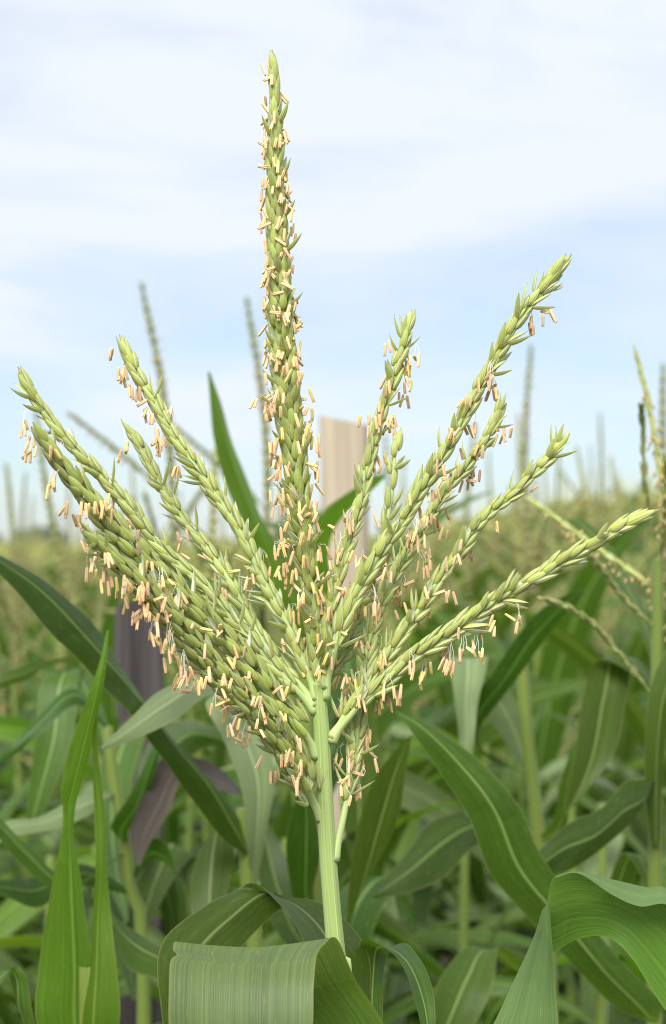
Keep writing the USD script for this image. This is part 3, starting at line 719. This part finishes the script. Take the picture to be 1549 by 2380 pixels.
# right of centre
pl, o = neighbour('maize plant right of the stem with a pale grey blade bent sharply over', [(1205, 1430), (1215, 1560), (1228, 1740), (1252, 1950), (1280, 2420)], 1.5, (0.014, 0.0052))
blade(pl, [(1225, 1800, 1235, 1790, 1.5, 1.5), (1150, 1690, 1215, 1660, 1.48, 1.5), (1080, 1580, 1160, 1570, 1.45, 1.47), (1046, 1526, 1138, 1524, 1.41, 1.43), (1050, 1570, 1128, 1565, 1.385, 1.395), (1060, 1650, 1110, 1640, 1.37, 1.38), (1068, 1720, 1104, 1710, 1.37, 1.37), (1072, 1800, 1095, 1790, 1.37, 1.37), (1084, 1900, 1090, 1895, 1.38, 1.38)], 'pale_leaf', None, o, belly=0.05, n=60)
blade(pl, [(1225, 1800, 1232, 1800, 1.5, 1.5), (1120, 1740, 1130, 1760, 1.44, 1.45), (1102, 1640, 1112, 1700, 1.42, 1.43), (1150, 1558, 1195, 1590, 1.4, 1.41), (1215, 1460, 1250, 1510, 1.39, 1.4), (1278, 1402, 1305, 1440, 1.38, 1.39), (1358, 1366, 1362, 1372, 1.38, 1.38)], 'dark_leaf', None, o, belly=0.12, n=50)
blade(pl, [(1258, 2000, 1262, 1990, 1.5, 1.5), (1170, 1950, 1180, 1890, 1.42, 1.45), (1100, 1970, 1090, 1885, 1.37, 1.4), (1040, 2035, 1000, 1910, 1.34, 1.37), (960, 2072, 940, 1990, 1.32, 1.34), (868, 2090, 862, 2080, 1.31, 1.31)], 'dark_leaf', None, o, belly=0.12)
blade(pl, [(1252, 1950, 1258, 1945, 1.5, 1.5), (1290, 1900, 1305, 1960, 1.47, 1.48), (1300, 1830, 1330, 1860, 1.45, 1.46), (1330, 1740, 1345, 1760, 1.44, 1.44), (1365, 1680, 1368, 1684, 1.44, 1.44)], 'maize_leaf', None, o, belly=0.12)
blade(pl, [(1270, 2300, 1278, 2300, 1.5, 1.5), (1190, 2250, 1240, 2260, 1.4, 1.41), (1100, 2200, 1165, 2200, 1.33, 1.34), (1040, 2250, 1150, 2270, 1.29, 1.3), (1005, 2330, 1120, 2350, 1.27, 1.28), (990, 2430, 1060, 2450, 1.26, 1.27), (985, 2560, 990, 2560, 1.27, 1.27)], 'maize_leaf', None, o, belly=0.1)

# right: the tasselled neighbour
pl, o = neighbour('tasselled maize plant at the right edge with a wide blade running diagonally across', [(1530, 1300), (1528, 1560), (1524, 1940), (1522, 2420)], 1.27, (0.013, 0.0040))
blade(pl, [(1525, 2380, 1535, 2360, 1.26, 1.26), (1430, 2340, 1540, 2330, 1.2, 1.23), (1330, 2240, 1450, 2240, 1.16, 1.18), (1225, 2130, 1345, 2110, 1.13, 1.15), (1140, 2030, 1260, 1990, 1.11, 1.12), (1085, 1890, 1205, 1870, 1.09, 1.1), (1020, 1790, 1105, 1760, 1.08, 1.09), (960, 1705, 1005, 1690, 1.07, 1.08), (918, 1655, 922, 1652, 1.07, 1.07)][::-1][::-1], 'maize_leaf', None, o, belly=0.14, n=60, m=13)
blade(pl, [(1522, 1700, 1528, 1690, 1.27, 1.27), (1490, 1870, 1530, 1800, 1.24, 1.26), (1400, 1975, 1460, 1815, 1.2, 1.24), (1330, 2020, 1395, 1880, 1.18, 1.21), (1275, 2040, 1320, 1915, 1.17, 1.19), (1235, 2060, 1245, 1985, 1.16, 1.17)], 'dark_leaf', None, o, belly=0.12)
blade(pl, [(1525, 1640, 1530, 1630, 1.28, 1.28), (1490, 1580, 1510, 1560, 1.33, 1.34), (1395, 1530, 1470, 1530, 1.36, 1.38), (1356, 1620, 1462, 1600, 1.35, 1.36), (1338, 1750, 1432, 1740, 1.34, 1.35), (1322, 1850, 1375, 1825, 1.34, 1.34), (1302, 1910, 1306, 1905, 1.34, 1.34)], 'maize_leaf', None, o, belly=0.08, n=50)
blade(pl, [(1514, 1960, 1536, 1960, 1.26, 1.26), (1502, 1850, 1540, 1850, 1.255, 1.26), (1500, 1720, 1550, 1720, 1.25, 1.255), (1512, 1600, 1575, 1620, 1.25, 1.25), (1560, 1500, 1610, 1540, 1.25, 1.25), (1640, 1450, 1645, 1455, 1.25, 1.25)], 'maize_leaf', None, o, belly=0.2)
blade(pl, [(1520, 2100, 1530, 2100, 1.27, 1.27), (1450, 1980, 1500, 2000, 1.28, 1.29), (1400, 2080, 1450, 2110, 1.29, 1.3), (1330, 2120, 1380, 2160, 1.3, 1.3), (1290, 2140, 1295, 2150, 1.31, 1.31)], 'maize_leaf', None, o, belly=0.1)
blade(pl, [(1528, 1580, 1534, 1575, 1.28, 1.28), (1480, 1450, 1510, 1440, 1.35, 1.36), (1400, 1310, 1440, 1300, 1.45, 1.46), (1340, 1230, 1370, 1215, 1.5, 1.5), (1300, 1210, 1304, 1206, 1.52, 1.52)], 'maize_leaf', None, o, belly=0.1)
r_ = np.random.default_rng(31)
ts = tassel(pl, P(1527, 1500, 1.27), P(1474, 800, 1.30), r_, arms=3, origin=o, bend=(0.012, 0, 0), arm_len=(0.1, 0.15), fine=True, dens=1.3)
for pth in ([(1514, 1612), (1440, 1520), (1380, 1452), (1320, 1412), (1252, 1388)], [(1518, 1455), (1450, 1390), (1405, 1330), (1365, 1285)], [(1535, 1300), (1545, 1230), (1556, 1100)], [(1520, 1240), (1500, 1120), (1494, 980), (1490, 940)]):
    pp = spline([P(u, v, 1.27 - 0.02 * k) for k, (u, v) in enumerate(pth)], 20) - o
    a, n = tassel_arm(pp, np.interp(np.linspace(0, 1, 20), [0, 0.25, 1], [0.0012, 0.0028, 0.0014]), r_, 1.3, 0.0, True)
    a.obj(ts, 'branch', 'spikelet')

# left: a plain stalk with a wide pale blade
pl, o = neighbour('maize plant at the left with a bare stalk and a wide pale blade beside it', [(248, 1690), (262, 1790), (290, 1960), (303, 2080), (335, 2420)], 1.38, (0.0085, 0.0045))
blade(pl, [(262, 1830, 270, 1820, 1.38, 1.38), (200, 1660, 250, 1680, 1.42, 1.43), (140, 1560, 200, 1560, 1.47, 1.48), (95, 1590, 182, 1580, 1.45, 1.45), (84, 1700, 168, 1720, 1.43, 1.43), (66, 1850, 112, 1862, 1.42, 1.42), (60, 1960, 64, 1960, 1.42, 1.42)], 'maize_leaf', None, o, belly=0.08)
blade(pl, [(290, 1960, 300, 1960, 1.38, 1.38), (258, 1920, 300, 1930, 1.36, 1.37), (300, 1850, 330, 1890, 1.35, 1.36), (345, 1760, 362, 1790, 1.35, 1.35), (380, 1690, 384, 1694, 1.35, 1.35)], 'dark_leaf', None, o, belly=0.16)
blade(pl, [(300, 2060, 306, 2050, 1.38, 1.38), (340, 1960, 360, 2000, 1.37, 1.38), (385, 1960, 420, 2040, 1.36, 1.37), (410, 2040, 425, 2080, 1.35, 1.36), (420, 2130, 422, 2130, 1.35, 1.35)], 'dark_leaf', None, o, belly=0.12)
blade(pl, [(300, 2080, 308, 2075, 1.38, 1.38), (180, 2060, 200, 2010, 1.34, 1.36), (90, 2110, 80, 2040, 1.31, 1.33), (20, 2090, 10, 2045, 1.29, 1.3), (-60, 2060, -60, 2050, 1.28, 1.28)], 'dark_leaf', None, o, belly=0.12)
blade(pl, [(270, 1850, 276, 1840, 1.38, 1.38), (200, 1900, 190, 1850, 1.33, 1.35), (110, 1930, 90, 1900, 1.3, 1.31), (20, 1950, 10, 1910, 1.28, 1.29), (-70, 2000, -72, 1990, 1.27, 1.27)], 'pale_leaf', None, o, belly=0.1)
blade(pl, [(285, 1990, 292, 1980, 1.38, 1.38), (150, 2070, 170, 2050, 1.28, 1.29), (50, 2010, 60, 1960, 1.24, 1.25), (0, 1955, 5, 1905, 1.22, 1.23), (-60, 1880, -55, 1860, 1.21, 1.21)], 'maize_leaf', None, o, belly=0.14)
blade(pl, [(250, 1700, 254, 1695, 1.38, 1.38), (180, 1640, 170, 1600, 1.36, 1.37), (110, 1690, 95, 1660, 1.34, 1.35), (40, 1750, 30, 1730, 1.33, 1.33), (-20, 1790, -20, 1785, 1.33, 1.33)], 'dark_leaf', None, o, belly=0.14)
blade(pl, [(252, 1740, 256, 1730, 1.4, 1.4), (190, 1560, 200, 1545, 1.5, 1.5), (112, 1548, 114, 1534, 1.46, 1.46), (60, 1582, 60, 1546, 1.44, 1.44), (0, 1602, 0, 1570, 1.43, 1.43), (-50, 1640, -50, 1630, 1.43, 1.43)], 'maize_leaf', None, o, belly=0.1)


blade(pl, [(296, 2090, 306, 2080, 1.4, 1.4), (310, 1900, 372, 1930, 1.55, 1.55), (330, 1760, 420, 1800, 1.6, 1.6), (400, 1680, 470, 1740, 1.62, 1.62), (500, 1690, 520, 1740, 1.62, 1.62), (560, 1760, 562, 1764, 1.62, 1.62)], 'dark_leaf', None, o, belly=0.12)
blade(pl, [(300, 2240, 312, 2230, 1.4, 1.4), (320, 2050, 400, 2050, 1.5, 1.52), (345, 1960, 455, 1990, 1.56, 1.58), (400, 2060, 470, 2080, 1.56, 1.57), (420, 2200, 465, 2200, 1.56, 1.56), (440, 2320, 444, 2320, 1.56, 1.56)], 'maize_leaf', None, o, belly=0.12)
blade(pl, [(292, 2150, 300, 2140, 1.42, 1.42), (230, 1990, 300, 1960, 1.55, 1.56), (225, 1860, 305, 1840, 1.62, 1.62), (240, 1760, 330, 1740, 1.66, 1.66), (290, 1680, 345, 1690, 1.68, 1.68), (352, 1640, 356, 1646, 1.7, 1.7)], 'maize_leaf', None, o, belly=0.12)
blade(pl, [(310, 2330, 320, 2320, 1.42, 1.42), (250, 2160, 330, 2130, 1.52, 1.53), (255, 2060, 345, 2040, 1.56, 1.57), (300, 2010, 380, 1990, 1.6, 1.6), (370, 2110, 420, 2090, 1.6, 1.6), (400, 2250, 404, 2250, 1.6, 1.6)], 'dark_leaf', None, o, belly=0.12)


# ------------------------------------------------------------------ wooden boards among the plants
def board(name, label, foot, top, width, thick, mat, skew=0.0, cut=0.0, uneven=0.0, seed=0, twist=0.3, parent='/World'):
    """A weathered board with worn edges between two points."""
    foot, top = np.asarray(foot, float), np.asarray(top, float)
    ax = unit(top - foot)
    x = unit(np.cross(ax, [math.sin(twist) * -1, -math.cos(twist), 0]))
    y = np.cross(ax, x)
    n, m = 70, 9
    L = np.linalg.norm(top - foot)
    V = []
    for i in range(n):
        s = i / (n - 1)
        for j, (a, b) in enumerate([(-1, -.7), (-.93, -1), (0, -1.06), (.93, -1), (1, -.7), (1, .7), (.93, 1), (-.93, 1), (-1, .7)]):
            w = width / 2 * (1 + skew * s) * (1 + uneven * (meshkit.noise(np.array([s * 26, np.sign(a) * 3.0, seed])) - 0.5))
            up = cut * width * (0.5 + a / 2) * s
            V.append(foot + ax * (L * s - up) + x * a * w + y * b * thick / 2)
    V = np.array(V)
    F = grid_faces(n, m, True)
    caps = [[0, k + 1, k] for k in range(1, m - 1)] + [[(n - 1) * m, (n - 1) * m + k, (n - 1) * m + k + 1] for k in range(1, m - 1)]
    F = np.vstack([F, caps])
    uv = np.stack(np.broadcast_arrays((np.arange(m) / m)[None] * 0.6, np.linspace(0, L, n)[:, None]), -1).reshape(-1, 2)
    path = numbered(parent, name)
    usdkit.mesh(stage, path, (V, F), LOOK[mat], False, uv)
    put(stage.GetPrimAtPath(path), label=label, category='board' if parent == '/World' else None)
    return path


ft = P(772, 1800, 2.3); ft[2] = 0
board('wooden_stake', 'tan wooden stake with a slanting sawn top behind the spike', ft, P(800, 966, 2.3), 0.027, 0.020, 'tan_wood', skew=1.28, cut=0.45, uneven=0.3, seed=3)
ft = P(385, 2300, 2.2); ft[2] = 0
board('weathered_board', 'dark grey weathered board with a ragged broad top standing among the left leaves', ft, P(322, 1408, 2.1), 0.020, 0.012, 'grey_wood', skew=2.0, cut=-0.8, uneven=0.7, seed=5)


# ------------------------------------------------------------------ the rows behind: a few kinds of plant, set out many times
def gen_leaf(h, az, r, length, width, e0, droop, n=18, m=6, x0=0.01):
    t = np.linspace(0, 1, n)
    el = e0 - droop * t ** 1.35
    dl = length / (n - 1)
    yaw = az + np.cumsum(np.full(n, r.normal(0, 0.25) / n)) * 1.5
    d = np.stack([np.cos(yaw) * np.cos(el), np.sin(yaw) * np.cos(el), np.sin(el)], 1)
    mid = np.array([math.cos(az) * x0, math.sin(az) * x0, h]) + np.vstack([np.zeros(3), np.cumsum(d[:-1] * dl, 0)])
    side = np.stack([-np.sin(yaw), np.cos(yaw), 0 * yaw], 1)
    up = np.cross(d, side) * -1
    tw = np.cumsum(np.full(n, r.normal(0, 1.1) / n)) * t
    side = side * np.cos(tw)[:, None] + up * np.sin(tw)[:, None]
    w = width / 2 * np.interp(t, [0, 0.08, 0.3, 0.6, 0.85, 1], [0.35, 0.72, 1.0, 0.85, 0.42, 0.01])
    return ribbon(mid - side * w[:, None], mid + side * w[:, None], belly=-0.14, n=n, m=m, ripple=0.03, seed=int(r.integers(1e6)))


def proto(name, seed, H=2.1, lean_t=(0, 0), arms=8, anth=0.5, top_leaf=0.0, flowers=True, mat_t='tassel_far'):
    """A whole maize plant, H metres to the tip of its tassel."""
    r = np.random.default_rng(seed)
    path = '/World/' + name
    stage.CreateClassPrim(path)
    foot_t = H - (r.uniform(0.36, 0.42) if flowers else 0.24)
    stalk(path, [(0, 0, 0), (0.01, 0, 0.6), (-0.005, 0.004, 1.2), (0, 0, foot_t)], 0.012, 0.0048)
    if flowers:
        tassel(path, (0, 0, foot_t), (lean_t[0], lean_t[1], H), r, arms=arms, anth=anth, bend=(r.normal(0, 0.008), r.normal(0, 0.008), 0), dens=1.25, mat=mat_t)
    az = r.uniform(0, 6.28) if flowers else r.uniform(-0.4, 0.4)
    n = 10 if flowers else 17
    for k in range(n):
        h = 0.25 + (foot_t - 0.18 + top_leaf - 0.25) * k / (n - 1)
        k_ = k * 9 / (n - 1)
        l = np.interp(k_, [0, 4, 8, 9], [0.55, 0.85, 0.62, 0.42]) * r.uniform(0.9, 1.1)
        w = np.interp(k_, [0, 4, 8, 9], [0.07, 0.095, 0.085, 0.065])
        w *= 0.8 if flowers else 0.66
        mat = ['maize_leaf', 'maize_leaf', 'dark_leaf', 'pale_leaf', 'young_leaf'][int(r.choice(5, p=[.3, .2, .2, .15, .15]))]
        v, f, t = gen_leaf(h, az + k * math.pi + r.normal(0, 0.35), r, l, w, math.radians(r.uniform(52, 78) if k < n - 2 else r.uniform(68, 84)), math.radians(r.uniform(70, 150) if k < n - 2 else r.uniform(60, 130)))
        obj(path, 'leaf', (v, f), mat, True, t)
    if seed % 2 == 0:
        v, f, t = gen_leaf(0.5, az + 1.2, r, 0.6, 0.05, 0.4, 2.4)
        obj(path, 'leaf', (v, f), 'dry_leaf', True, t, label='withered brown leaf')
    return path


HP = 2.1
TIPS = [(0.02, 0), (-0.03, 0.02), (0.05, 0.01), (0, -0.04), (-0.05, -0.02), (0.01, 0.03)]
protos = [proto(f'maize_kind_{w}', 100 + k, HP, arms=a, anth=an, lean_t=lt, mat_t='tassel_dark' if k in (1, 3, 5) else 'tassel_far') for k, (w, a, an, lt) in enumerate(
    [('one', 9, 0.5, (0.02, 0)), ('two', 7, 0.7, (-0.03, 0.02)), ('three', 11, 0.4, (0.05, 0.01)), ('four', 6, 0.6, (0, -0.04)), ('five', 9, 0.55, (-0.05, -0.02)), ('six', 3, 0.5, (0.01, 0.03))])]
protos += [proto(f'maize_kind_{w}', 200 + k, HP, flowers=False) for k, w in enumerate(('seven', 'eight', 'nine', 'ten'))]


def place(k, tip=None, foot=None, height=None, yaw=0.0, lean=(0.0, 0.0), label=None, group=None):
    """One more plant of kind k: either its tip (and its lean, as metres the tip is off to the side) or its foot and height are given."""
    if tip is not None:
        foot = np.array([tip[0] - lean[0], tip[1] - lean[1], 0.0])
        foot[2] = float(ground_z(foot[0], foot[1]))
        ax = tip - foot
    else:
        ax = np.array([lean[0], lean[1], height])
    s = np.linalg.norm(ax) / HP
    z = unit(ax); x = unit(np.cross([0, 1, 0], z)); y = np.cross(z, x)
    c, sn = math.cos(yaw), math.sin(yaw)
    X, Y = x * c + y * sn, -x * sn + y * c
    path = numbered('/World', 'maize_plant')
    xf = UsdGeom.Xform.Define(stage, path)
    w = 0.5 + 0.5 * s
    if tip is not None and k < 6:
        foot = foot - (X * w * TIPS[k][0] + Y * w * TIPS[k][1])
    M = Gf.Matrix4d(*(X * w), 0, *(Y * w), 0, *(z * s), 0, *foot, 1)
    xf.AddTransformOp().Set(M)
    put(xf.GetPrim(), label=label, category='maize plant', group=group)
    xf.GetPrim().GetReferences().AddInternalReference(protos[k])
    xf.GetPrim().SetInstanceable(True)
    return foot


taken = []
special = [   # tip in the picture, distance, kind, lean, label
    (327, 655, 2.7, 5, (-0.42, 0.0), 'blurred maize plant whose tall thin tassel leans left against the sky'),
    (572, 690, 2.7, 5, (-0.30, 0.0), 'blurred maize plant whose thin tassel rises close left of the sharp spike'),
    (14, 1078, 3.4, 3, (-0.1, 0.0), 'blurred maize plant with a thin tassel at the far left edge'),
    (84, 955, 3.0, 5, (-0.40, 0.1), 'blurred maize plant with a leaning tassel left of the sharp left branch tips'),
    (1236, 800, 3.2, 1, (0.12, 0.0), 'blurred maize plant with an upright tassel above the lower right branch'),
    (1542, 845, 2.6, 5, (-0.12, 0.0), 'blurred maize plant cut by the right edge of the picture'),
    (800, 1010, 2.6, 2, (0.0, 0.0), 'blurred maize plant whose tassel stands before the tan wooden stake'),
    (500, 1040, 2.5, 2, (0.05, 0.0), 'blurred maize plant with tassel arms crossing the dark upright blade'),
    (1340, 1035, 4.0, 4, (-0.15, 0.0), 'blurred maize plant with a drooping tassel arm right of the lower branches'),
    (160, 1130, 5.0, 3, (-0.1, 0.0), 'blurred maize plant with a faint tassel just left of the lowest left branches'),
    (655, 1120, 4.2, 1, (0.1, 0.0), 'blurred maize plant whose faint tassel shows left of the spike above the dark blade'),
    (1010, 1120, 4.4, 4, (0.1, 0.0), 'blurred maize plant whose faint tassel shows between the right branches'),
    (1105, 985, 4.0, 5, (0.15, 0.0), 'blurred maize plant with a faint tassel behind the longest right branch'),
    (1205, 960, 3.8, 0, (-0.12, 0.0), 'blurred maize plant with a bushy tassel under the tall upright one at the right'),
    (1420, 1060, 4.4, 2, (-0.3, 0.0), 'blurred maize plant with a slanting tassel left of the right edge tassel'),
    (1395, 960, 5.2, 5, (0.05, 0.0), 'blurred maize plant with a very faint tassel between the two right tassels'),
    (1300, 1050, 4.6, 3, (0.1, 0.0), 'blurred maize plant with tassel just above the upper right field'),
]
r2 = np.random.default_rng(5)
for u, v, d, k, lean, label in special:
    taken.append(place(k, tip=P(u, v, d), yaw=r2.uniform(0, 6.28), lean=lean, label=label)[:2])

for u, yv, drop, k, yaw, label in ((345, 1.84, 0.20, 6, 0.2, 'leafy maize plant in front of the dark grey weathered board'), (835, 2.02, 0.17, 7, 0.4, 'leafy maize plant hiding the foot of the tan wooden stake'),
                             (560, 1.9, 0.12, 8, -0.3, 'leafy maize plant filling the gap below the sharp left branches'), (1080, 1.95, 0.08, 9, 0.1, 'leafy maize plant behind the pale grey bent blade'),
                             (1400, 1.85, 0.03, 6, 0.3, 'leafy maize plant behind the lowest right branch tip'), (120, 1.9, 0.10, 7, -0.2, 'leafy maize plant behind the wide pale blade at the left'),
                             (240, 1.8, 0.25, 9, 0.3, 'leafy maize plant behind the bare stalk at the left'), (700, 1.85, 0.22, 6, -0.2, 'leafy maize plant deep behind the main stem')):
    x = (u - 774.5) / FPX * yv
    taken.append(place(k, foot=np.array([x, yv, float(ground_z(x, yv))]), height=HC - drop, yaw=yaw, label=label)[:2])
spots = []
y = 1.92
while y < 17:
    x = -(0.30 * y + 0.7) + r2.uniform(0, 0.25)
    while x < 0.30 * y + 0.7:
        spots.append((x + r2.normal(0, 0.04), y + r2.normal(0, 0.07)))
        x += r2.uniform(0.24, 0.38) if y > 3.3 else r2.uniform(0.15, 0.24)
    y += 0.34 if y < 3.3 else 0.62 if y < 6 else 0.72
count = 0
for x, y in sorted(spots, key=lambda q: q[1]):
    if any((x - a) ** 2 + (y - b) ** 2 < 0.02 for a, b in taken) or count >= 280:
        continue
    vis = abs(x) < 0.19 * y + 0.25
    if not vis and r2.uniform() < 0.55:
        continue
    near = y < 3.3
    tip = HC + (r2.uniform(-0.16, -0.02) - 0.045 * (y - 1.9) if near else r2.uniform(-0.14, 0.30) - 0.006 * y)
    g = float(ground_z(x, y))
    place(int(r2.integers(6, 10)) if near else int(r2.integers(6)), foot=np.array([x, y, g]), height=tip, yaw=r2.choice([0, math.pi]) + r2.normal(0, 0.3) if near else r2.uniform(0, 6.28), lean=(r2.normal(0, 0.09), r2.normal(0, 0.05)),
          label='blurred green maize plant standing in the rows close behind' if near else 'blurred maize plant with yellowish tassel in the field beyond the near rows',
          group='maize plants close behind' if near else 'maize plants of the field beyond')
    count += 1

# the field goes on as one mass
mass = UsdGeom.PointInstancer.Define(stage, '/World/maize_field')
put(mass.GetPrim(), label='yellowish green mass of flowering maize reaching to the horizon', category='maize field', kind='stuff')
kinds = []
for w in range(4):
    r = np.random.default_rng(900 + w)
    base = f'/World/maize_field/far_plant' + ('' if w == 0 else f'_{w:03d}')
    UsdGeom.Xform.Define(stage, base)
    kinds.append(base)
    tas, anm, lv = MB(), MB(), MB()
    s = np.linspace(0, 1, 12)[:, None]
    pa = np.array([0, 0, 1.68]) + np.array([r.normal(0, 0.03), r.normal(0, 0.03), 0.42]) * s
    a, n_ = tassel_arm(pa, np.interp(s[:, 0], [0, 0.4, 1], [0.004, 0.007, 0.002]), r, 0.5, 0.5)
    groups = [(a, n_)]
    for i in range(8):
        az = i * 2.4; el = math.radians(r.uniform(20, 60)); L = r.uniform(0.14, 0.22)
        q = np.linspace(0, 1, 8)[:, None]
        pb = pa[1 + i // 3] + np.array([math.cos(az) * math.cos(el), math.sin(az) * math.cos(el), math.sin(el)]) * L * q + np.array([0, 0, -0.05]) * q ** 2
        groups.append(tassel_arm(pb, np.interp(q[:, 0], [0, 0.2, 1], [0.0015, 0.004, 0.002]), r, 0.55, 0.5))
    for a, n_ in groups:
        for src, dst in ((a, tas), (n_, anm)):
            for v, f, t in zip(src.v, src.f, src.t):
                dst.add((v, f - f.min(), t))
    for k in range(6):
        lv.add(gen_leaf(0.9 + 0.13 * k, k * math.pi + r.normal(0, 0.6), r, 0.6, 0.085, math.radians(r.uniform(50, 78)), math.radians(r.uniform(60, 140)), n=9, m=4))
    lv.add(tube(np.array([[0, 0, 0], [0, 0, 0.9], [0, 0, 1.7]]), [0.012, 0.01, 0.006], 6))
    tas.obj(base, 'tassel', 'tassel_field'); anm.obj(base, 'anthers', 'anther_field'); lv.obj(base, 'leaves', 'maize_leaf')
mass.CreatePrototypesRel().SetTargets([Sdf.Path(k) for k in kinds])
pos, ori, sca, ids = [], [], [], []
r3 = np.random.default_rng(17)
y = 16.0
while y < 170:
    stepx = 0.34 if y < 40 else 0.5 if y < 80 else 0.9
    for x in np.arange(-0.34 * y - 1, 0.34 * y + 1, stepx):
        xx, yy = x + r3.uniform(-0.12, 0.12), y + r3.uniform(-0.2, 0.2)
        h = (2.13 + r3.uniform(-0.18, 0.18)) / HP
        pos.append((xx, yy, float(ground_z(xx, yy)))); sca.append((1.1, 1.1, h)); ids.append(int(r3.integers(4)))
        a = r3.uniform(0, 6.28) / 2
        ori.append(Gf.Quath(math.cos(a), 0, 0, math.sin(a)))
    y += 0.75 if y < 40 else 1.2 if y < 80 else 2.2
mass.CreatePositionsAttr(Vt.Vec3fArray([Gf.Vec3f(*p) for p in pos]))
mass.CreateOrientationsAttr(Vt.QuathArray(ori))
mass.CreateScalesAttr(Vt.Vec3fArray([Gf.Vec3f(*p) for p in sca]))
mass.CreateProtoIndicesAttr(Vt.IntArray(ids))

# far away: a low dark line of trees at the left
tm = MB()
r4 = np.random.default_rng(23)
for k in range(60):
    x = -60 + 150 * k / 60 + r4.normal(0, 1.0)
    hgt = (3.4 if x < -24 else 2.6) * r4.uniform(0.85, 1.2)
    s_ = trimesh.creation.icosphere(2, 1.0)
    v = np.array(s_.vertices)
    v = v * (1 + 0.5 * (meshkit.noise(v * 3 + k * 5)[:, None] - 0.5)) * [2.4, 2.0, hgt * 0.55] + [x, 190 + r4.normal(0, 3), hgt * 0.5]
    tm.add((v, np.array(s_.faces), np.zeros((len(v), 2))))
tm.obj('/World', 'distant_trees', 'far_tree', label='low dark line of trees on the far horizon', category='trees', kind='stuff')
